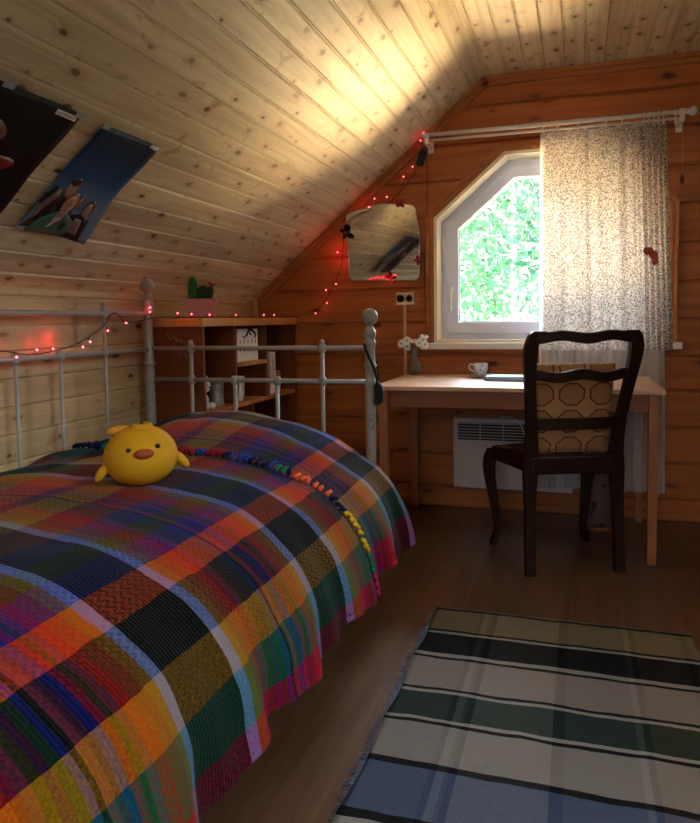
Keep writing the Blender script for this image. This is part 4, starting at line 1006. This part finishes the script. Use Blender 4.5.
# vase of daisies
T = DZT
va = thing('daisy_vase', (-.845, 3.80, T), 'clear glass vase of white daisies on the left of the desk', 'vase')
m = MB(); m.lathe([(.0, .004), (.028, .004), (.033, .01), (.034, .035), (.029, .06), (.017, .085), (.014, .105), (.0165, .135), (.021, .148), (.0195, .148), (.015, .135), (.0125, .105), (.0155, .085), (.027, .06), (.032, .035), (.031, .012), (0, .009)], (-.845, 3.80, T), 24); m.build('vase', M['vaseglass'], va)
m = MB(); m.lathe([(.0, .0095), (.0305, .0115), (.0315, .035), (.027, .058), (0, .058)], (-.845, 3.80, T), 20); m.build('water', glass_mat('water', (.9, .95, .94)), va)
white = plain('white petals', hx('e4ecf0'), .7, nz=.03); ygl = plain('yellow flower centre', hx('d6a21c'), .8); grn = plain('flower stem green', hx('3f6a35'), .6)
FH = [((-.912, 3.77, T+.175), (-.25, -1, .25)), ((-.878, 3.76, T+.192), (.0, -1, .3)), ((-.848, 3.80, T+.190), (.1, -.5, 1)), ((-.795, 3.79, T+.195), (.5, -1, .5)), ((-.782, 3.79, T+.170), (.9, -.6, .2)), ((-.812, 3.78, T+.178), (.2, -.9, .1)), ((-.885, 3.80, T+.158), (-.3, -.9, -.1)), ((-.79, 3.81, T+.215), (.3, -.4, 1))]
for c, d in FH:
    c = Vector(c); d = Vector(d).normalized(); m = MB(); m.tube(spline([(-.845+random.uniform(-.012, .012), 3.80, T+.015), (-.845+(c.x+.845)*.15, 3.80, T+.13), tuple(c-d*.006)]), .0014, 5); st = m.build('stem', grn, va)
    a = d.orthogonal().normalized(); b = d.cross(a); m = MB()
    for k in range(13):
        w = 2*PI*k/13; e1 = a*math.cos(w)+b*math.sin(w); e2 = d.cross(e1); m.add([c+e1*.004, c+e1*.014+e2*.0042-d*.001, c+e1*.024+e2*.0026-d*.003, c+e1*.026-d*.0035, c+e1*.024-e2*.0026-d*.003, c+e1*.014-e2*.0042-d*.001], [(0, 1, 2, 3, 4, 5)])
    m.build('petals', white, st, fixn=False, solid=.0008)
    m = MB(); m.ball(c+d*.001, .0065, 10, seg=6); m.build('flower_centre', ygl, st)

# cup and saucer
cp = thing('teacup', (-.475, 3.70, T+.012), 'white china teacup with faint blue pattern on its saucer', 'cup')
china = NT('patterned china'); n_1 = china.noise(china.coord(), 70., 2); china.set(china.mix(china.smooth(n_1, .55, .65), hx('dcdce8'), hx('8fa6cc')), .2, 0, .5)
m = MB(); m.lathe([(.0, .0), (.018, .0), (.019, .004), (.027, .014), (.033, .03), (.034, .045), (.0375, .062), (.0355, .062), (.032, .045), (.031, .03), (.025, .016), (0, .008)], (-.472, 3.70, T+.0125), 28); m.build('cup', china.m, cp)
m = MB(); m.tube(spline([(-.507, 3.695, T+.062), (-.522, 3.693, T+.07), (-.533, 3.692, T+.06), (-.528, 3.692, T+.042), (-.505, 3.695, T+.032)]), .003, 8); m.build('cup_handle', china.m, cp)
sc = tag(MB().lathe([(0, .002), (.025, 0), (.03, .003), (.055, .010), (.066, .015), (.0655, .017), (.05, .0135), (.028, .008), (0, .0085)], (-.472, 3.70, T+.0005), 32).build('saucer', china.m), 'white china saucer under the teacup on the desk', 'saucer')
# teal notebook with a pen
nb = lthing('notebook', (-.30, 3.58, T), -.06, 'teal hardcover notebook lying on desk beside the teacup', 'notebook')
m = MB(); m.box(-.125, -.085, .0005, .125, .085, .003); m.box(-.125, -.085, .0185, .125, .085, .021); m.box(-.125, -.085, .003, -.121, .085, .0185); m.build('cover', plain('teal cloth cover', hx('2f8c8c'), .5), nb)
m = MB(); m.box(-.121, -.082, .003, .122, .082, .0185); m.build('pages', plain('blue-white page edges', hx('aab8d8'), .8), nb)
bk2 = lthing('white_notepad', (-.16, 3.63, T), .05, 'white pad half hidden behind the chair post on desk', 'notepad')
m = MB(); m.box(-.02, -.09, 0, .10, .09, .03); m.build('pages', M['paper'], bk2, bevel=.002)
m = MB(); m.box(-.021, -.091, .03, .101, .091, .032); m.build('cover', plain('pale grey card', hx('b8bcc8'), .6), bk2)

# ------------------------------------------------------------------ radiator
ra = thing('panel_heater', (-.33, 3.90, .13), 'white wall heater with louvred grille under the desk', 'heater')
m = MB(); m.box(-.648, 3.875, .125, -.015, 3.93, .515); m.build('casing', plain('white heater enamel', hx('c9b6b6'), .4, nz=.02), ra, bevel=.008)
gk = plain('dark grille slots', hx('1a1416'), .6); m = MB(); m.box(-.62, 3.872, .395, -.05, 3.8755, .49); m.build('grille_slot', gk, ra)
m = MB()
for k in range(6): z = .405+k*.0158; m.box(-.62, 3.864, z, -.05, 3.873, z+.004)
for x in (-.50, -.378, -.256, -.134): m.box(x, 3.863, .395, x+.004, 3.873, .49)
m.build('louvres', bpy.data.materials['white heater enamel'], ra)
m = MB(); m.tube(spline([(-.40, 3.87, .52), (-.34, 3.86, .528), (-.29, 3.85, .50), (-.262, 3.85, .44), (-.25, 3.86, .39)]), .003, 6); m.build('cable', M['paper'], ra)
for x in (-.55, -.1): m = MB(); m.box(x, 3.93, .2, x+.03, 3.95, .4); m.build('bracket', M['steel'], ra)

# patterned bin below the desk
bn = thing('waste_bin', (.10, 3.72, 0), 'dim floral patterned round bin with wooden foot under the desk', 'bin')
m = MB(); m.lathe([(.082, .025), (.082, .29), (.078, .29), (.078, .03), (0, .03)], (.105, 3.72, 0), 32); bt = NT('dim floral bin cloth'); nn1 = bt.noise(bt.coord(), 17., 3); bt.set(bt.mix(bt.smooth(nn1, .54, .62), hx('6a5450'), hx('25181a')), .8); m.build('body', bt.m, bn)
m = MB(); m.lathe([(.088, 0), (.09, .004), (.09, .022), (.086, .026), (0, .026)], (.105, 3.72, 0), 32); m.build('foot', M['cab'], bn)

# ------------------------------------------------------------------ chair (local: +y towards the desk)
ch = lthing('dining_chair', (-.005, 3.03, 0), .397, 'dark carved wooden chair with patterned cushion facing the desk', 'chair')
DW = M['darkwood']
def sq(m, pts, w, d, mat=0):   # square-section sweep with widths along x (w) and y (d)
    vs = []; n = len(pts)
    for i, p in enumerate(pts):
        ww = (w[i] if isinstance(w, list) else w)/2; dd = (d[i] if isinstance(d, list) else d)/2
        vs += [(p[0]-ww, p[1]-dd, p[2]), (p[0]+ww, p[1]-dd, p[2]), (p[0]+ww, p[1]+dd, p[2]), (p[0]-ww, p[1]+dd, p[2])]
    fs = [(4*i+j, 4*i+(j+1) % 4, 4*i+4+(j+1) % 4, 4*i+4+j) for i in range(n-1) for j in range(4)]+[(3, 2, 1, 0), (4*n-4, 4*n-3, 4*n-2, 4*n-1)]
    m.add(vs, fs, mat)
def sm(P, k=4): return [tuple(p) for p in spline(P, k)]
for s in (-1, 1):
    P = sm([(s*.190, -.015, 0), (s*.188, .0, .20), (s*.184, .012, .42), (s*.180, .008, .52), (s*.190, -.012, .66), (s*.206, -.045, .80), (s*.216, -.075, .92), (s*.205, -.09, .985), (s*.188, -.093, 1.005)])
    n = len(P); m = MB(); sq(m, P, [.040+.018*math.exp(-((p[2]-.45)/.12)**2)+.012*math.exp(-((p[2]-.93)/.1)**2) for p in P], [.034 if p[2] > .3 else .034 for p in P]); m.build('rear_leg', DW, ch, bevel=.008)
# crest rail with a carved wave
m = MB(); vs = []; N = 24
for i in range(N+1):
    u = -1+2*i/N; x = u*.205; y = -.093-.022*(1-u*u); zt = 1.006-.005*math.cos(u*PI*2.0)*1-.004+(.006 if abs(u) > .8 else 0); zb = .960-.007*math.cos(u*PI*2.0)
    vs += [(x, y-.014, zb), (x, y+.014, zb), (x, y+.014, zt), (x, y-.014, zt)]
m.add(vs, [(4*i+j, 4*i+(j+1) % 4, 4*i+4+(j+1) % 4, 4*i+4+j) for i in range(N) for j in range(4)]+[(3, 2, 1, 0), (4*N, 4*N+1, 4*N+2, 4*N+3)]); m.build('crest_rail', DW, ch, bevel=.007)
for z, h, y, w in ((.825, .042, -.050, .195), (.625, .048, -.006, .178)):
    m = MB(); vs = []
    for i in range(N+1):
        u = -1+2*i/N; x = u*w; yy = y-.016*(1-u*u); dz = .006*math.cos(u*PI*2) if z > .7 else 0
        vs += [(x, yy-.010, z-h/2+dz), (x, yy+.010, z-h/2+dz), (x, yy+.010, z+h/2+dz*1.2), (x, yy-.010, z+h/2+dz*1.2)]
    m.add(vs, [(4*i+j, 4*i+(j+1) % 4, 4*i+4+(j+1) % 4, 4*i+4+j) for i in range(N) for j in range(4)]+[(3, 2, 1, 0), (4*N, 4*N+1, 4*N+2, 4*N+3)]); m.build('back_rail', DW, ch, bevel=.005)
# seat frame and seat
m = MB(); m.add([(-.185, -.01, .415), (.185, -.01, .415), (.235, .405, .405), (-.235, .405, .405), (-.185, -.01, .492), (.185, -.01, .492), (.235, .405, .468), (-.235, .405, .468)], [(0, 3, 2, 1), (4, 5, 6, 7), (0, 1, 5, 4), (1, 2, 6, 5), (2, 3, 7, 6), (3, 0, 4, 7)]); m.build('seat_frame', DW, ch, bevel=.01)
seatm = NT('dark patterned seat cloth'); q_ = seatm.noise(seatm.coord(), 26., 3); seatm.set(seatm.mix(seatm.smooth(q_, .5, .6), hx('241814'), hx('8a6a48')), .9)
m = MB(); vs = []; N2 = 12
for j in range(N2+1):
    for i in range(N2+1):
        u, v = -1+2*i/N2, j/N2; w = .172+.05*v; vs.append((u*w, .015+.375*v, .472+.026*(1-u**4)*(1-(2*v-1)**4)))
m.add(vs, [(j*(N2+1)+i, j*(N2+1)+i+1, (j+1)*(N2+1)+i+1, (j+1)*(N2+1)+i) for j in range(N2) for i in range(N2)], 0, True); m.build('seat', seatm.m, ch, fixn=False)
for s in (-1, 1):
    P = sm([(s*.224, .395, .455), (s*.238, .412, .40), (s*.236, .415, .32), (s*.218, .398, .20), (s*.206, .388, .10), (s*.212, .395, .045), (s*.222, .405, .012), (s*.222, .405, 0)])
    m = MB(); sq(m, P, [.050 if p[2] > .36 else .026+.024*max(0, (p[2]-.08)/.3) if p[2] > .06 else .030 for p in P], [.048 if p[2] > .36 else .026+.022*max(0, (p[2]-.08)/.3) if p[2] > .06 else .034 for p in P]); m.build('front_leg', DW, ch, bevel=.009)
# back cushion leaning on the chair back (rests on the seat: its own thing)
cu = lthing('seat_cushion', (-.005, 3.03, .49), .397, 'tan cushion with maroon octagon pattern leaning against chair back', 'cushion')
m = MB(); vs = []; uv = []; NU, NV = 28, 28
for side in (0, 1):
    for j in range(NV+1):
        for i in range(NU+1):
            u, v = -1+2*i/NU, -1+2*j/NV; th = .048*((1-u**4)*(1-v**4))**.5+.003
            zz = .185+.185*v; x = u*(.178+.008*v); yb = .062-.045*(zz/.37)**1.2; y = yb+(.05 if 0 else 0)+(th if side else -th*.55)
            vs.append((x, y+.02, zz*1.02-.004)); uv.append((x+.003, zz+.03))
n1 = (NU+1)*(NV+1)
for k in (0, 1): 
    for j in range(NV):
        for i in range(NU):
            a = k*n1+j*(NU+1)+i; f = (a, a+1, a+NU+2, a+NU+1); m.add([], [])
            m.f.append(f if k == 0 else f[::-1]); m.m.append(0); m.s.append(True); m.uv.append([uv[t] for t in (f if k == 0 else f[::-1])])
m.v = vs
m.build('cushion_body', M['cushion'], cu, fixn=False)
m = MB(); rim = []
for i in range(41): x = -.18+.36*i/40; rim.append((x, .040+.003*math.sin(i*1.3), .374+.003*math.sin(i*2.2)))
m.tube(rim, [.006+.002*math.sin(i*1.7) for i in range(41)], 8); m.build('lace_edging', plain('pinkish lace', hx('d8b8a8'), .9, nz=.3, scale=160), cu)

# ------------------------------------------------------------------ rug
m = MB(); nx, ny = 60, 120; vs = []
for j in range(ny+1):
    for i in range(nx+1):
        u, v = i/nx, j/ny; x = -.475+.845*u+.006*math.sin(v*31)*(1 if i in (0, nx) else 0); y = .72+(2.505-.72)*v
        vs.append((x, y, .007+.002*noise.noise(Vector((x*3, y*4, 0)))+.003*math.exp(-((y-1.91)/.03)**2)*math.sin(x*12+2)**2))
m.add(vs, [(j*(nx+1)+i, j*(nx+1)+i+1, (j+1)*(nx+1)+i+1, (j+1)*(nx+1)+i) for j in range(ny) for i in range(nx)], 0, True)
rg = thing('woven_rug', (-.05, 1.6, 0), 'flat woven rug with cream, green, blue and black bands on the floor', 'rug')
m.build('rug_body', M['rug'], rg, fixn=False, solid=.006)
m = MB(); rnd = random.Random(3)
for k in range(330):
    y = .75+1.73*k/330; x = -.473; L = rnd.uniform(.008, .028); m.tube([(x, y, .006), (x-L*.5, y+rnd.uniform(-.006, .006), .007), (x-L, y+rnd.uniform(-.012, .012), .0035)], .0013, 4)
tag(m.build('fringe', plain('blue grey loose yarn', hx('5d6274'), .95), rg), 'short loose blue-grey yarn ends', kind='stuff')

# ------------------------------------------------------------------ light
W = bpy.data.worlds.new('sky'); SC.world = W; W.use_nodes = True; nt = W.node_tree; nt.nodes.clear()
def wn(k): return nt.nodes.new(k)
tc = wn('ShaderNodeTexCoord'); sx = wn('ShaderNodeSeparateXYZ'); nt.links.new(tc.outputs['Generated'], sx.inputs[0])
mr = wn('ShaderNodeMapRange'); mr.inputs[1].default_value = -1; mr.inputs[2].default_value = 1; nt.links.new(sx.outputs[2], mr.inputs[0])
cr = wn('ShaderNodeValToRGB'); E_ = cr.color_ramp.elements
SK = [(0, (.5, .5, .4)), (.46, (1.2, 1.3, 1.1)), (.55, (1.3, 1.5, 1.4)), (.60, (3.2, 3.7, 4.0)), (.8, (3.0, 3.5, 3.8)), (1, (1.6, 1.9, 2.1))]
while len(E_) < len(SK): E_.new(.5)
SCL = 4.
for e, (p, c) in zip(E_, SK): e.position = p; e.color = (*[v/SCL for v in c], 1)
nt.links.new(mr.outputs[0], cr.inputs[0])
bg = wn('ShaderNodeBackground'); nt.links.new(cr.outputs[0], bg.inputs[0]); bg.inputs[1].default_value = SCL*1.4
# sky glow added on the right-hand side to brighten the roof window
dp = wn('ShaderNodeVectorMath'); dp.operation = 'DOT_PRODUCT'; nt.links.new(tc.outputs['Generated'], dp.inputs[0]); dp.inputs[1].default_value = (.78, -.1, .62)
gl = wn('ShaderNodeMapRange'); gl.interpolation_type = 'SMOOTHSTEP'; gl.inputs[1].default_value = .45; gl.inputs[2].default_value = .95; nt.links.new(dp.outputs['Value'], gl.inputs[0])
ml = wn('ShaderNodeMath'); ml.operation = 'MULTIPLY'; ml.inputs[1].default_value = 1.6; nt.links.new(gl.outputs[0], ml.inputs[0])
bg2 = wn('ShaderNodeBackground'); bg2.inputs[0].default_value = (.86, .98, 1., 1); nt.links.new(ml.outputs[0], bg2.inputs[1])
ads = wn('ShaderNodeAddShader'); nt.links.new(bg.outputs[0], ads.inputs[0]); nt.links.new(bg2.outputs[0], ads.inputs[1])
# glow below horizon: sunlit ground beyond desk window, added cooler light behind viewer
dn = wn('ShaderNodeMapRange'); dn.interpolation_type = 'SMOOTHSTEP'; dn.inputs[1].default_value = -.12; dn.inputs[2].default_value = -.4; nt.links.new(sx.outputs[2], dn.inputs[0])
yy = wn('ShaderNodeMapRange'); yy.inputs[1].default_value = -.3; yy.inputs[2].default_value = .3; nt.links.new(sx.outputs[1], yy.inputs[0])
gm_ = wn('ShaderNodeMix'); gm_.data_type = 'RGBA'; nt.links.new(yy.outputs[0], gm_.inputs[0]); gm_.inputs[6].default_value = (.90, 1.0, .88, 1); gm_.inputs[7].default_value = (1.2, .82, .42, 1)
gs_ = wn('ShaderNodeMath'); gs_.operation = 'MULTIPLY'; gs_.inputs[1].default_value = 42.; nt.links.new(dn.outputs[0], gs_.inputs[0])
bg3 = wn('ShaderNodeBackground'); nt.links.new(gm_.outputs[2], bg3.inputs[0]); nt.links.new(gs_.outputs[0], bg3.inputs[1])
# bright open sky above the trees beyond the desk window
sy1 = wn('ShaderNodeMapRange'); sy1.interpolation_type = 'SMOOTHSTEP'; sy1.inputs[1].default_value = .25; sy1.inputs[2].default_value = .6; nt.links.new(sx.outputs[1], sy1.inputs[0])
sz1 = wn('ShaderNodeMapRange'); sz1.interpolation_type = 'SMOOTHSTEP'; sz1.inputs[1].default_value = .16; sz1.inputs[2].default_value = .4; nt.links.new(sx.outputs[2], sz1.inputs[0])
sm1 = wn('ShaderNodeMath'); sm1.operation = 'MULTIPLY'; nt.links.new(sy1.outputs[0], sm1.inputs[0]); nt.links.new(sz1.outputs[0], sm1.inputs[1])
sm2 = wn('ShaderNodeMath'); sm2.operation = 'MULTIPLY'; sm2.inputs[1].default_value = 13.; nt.links.new(sm1.outputs[0], sm2.inputs[0])
bg4 = wn('ShaderNodeBackground'); bg4.inputs[0].default_value = (.88, .95, 1.08, 1); nt.links.new(sm2.outputs[0], bg4.inputs[1])
ad3 = wn('ShaderNodeAddShader'); nt.links.new(ads.outputs[0], ad3.inputs[0]); nt.links.new(bg4.outputs[0], ad3.inputs[1]); ads = ad3
ad2 = wn('ShaderNodeAddShader'); nt.links.new(ads.outputs[0], ad2.inputs[0]); nt.links.new(bg3.outputs[0], ad2.inputs[1]); bg = ad2
wo = wn('ShaderNodeOutputWorld'); nt.links.new(bg.outputs[0], wo.inputs[0])
def portal(name, loc, rot, sx_, sy_):
    ld = bpy.data.lights.new(name, 'AREA'); ld.shape = 'RECTANGLE'; ld.size = sx_; ld.size_y = sy_; ld.cycles.is_portal = True
    o = bpy.data.objects.new(name, ld); COL.objects.link(o); o.location = loc; o.rotation_euler = rot; return o
portal('window_portal', (-.16, YB+.22, 1.43), (-PI/2, 0, 0), 1.25, 1.1)
portal('added_gable_window_portal', (-.16, YF-.22, 1.43), (PI/2, 0, 0), 1.25, 1.1)
q = rp(.75, .18); ang = math.atan2(rn[0], rn[1])
portal('added_roof_window_portal', (q[0], .15, q[1]), (0, ang, 0), 1.0, 2.2)
sun = bpy.data.lights.new('sun', 'SUN'); sun.energy = 3.; sun.angle = .01; sun.color = (1, .93, .8)
so_ = bpy.data.objects.new('sun', sun); COL.objects.link(so_)
so_.rotation_euler = Vector((-.75, -.3, .6)).to_track_quat('Z', 'Y').to_euler()
SC.view_settings.view_transform = 'Standard'; SC.view_settings.look = 'None'; SC.view_settings.gamma = 1; SC.view_settings.use_curve_mapping = False
SC.view_settings.exposure = 1.4
SC.cycles.max_bounces = 8; SC.cycles.diffuse_bounces = 5; SC.cycles.transparent_max_bounces = 12; SC.cycles.sample_clamp_indirect = 6.
try:
    SC.cycles.use_denoising = True; SC.cycles.denoiser = 'OPENIMAGEDENOISE'
except Exception: pass
for o in SC.objects:
    if '_local' in o.keys(): del o['_local']
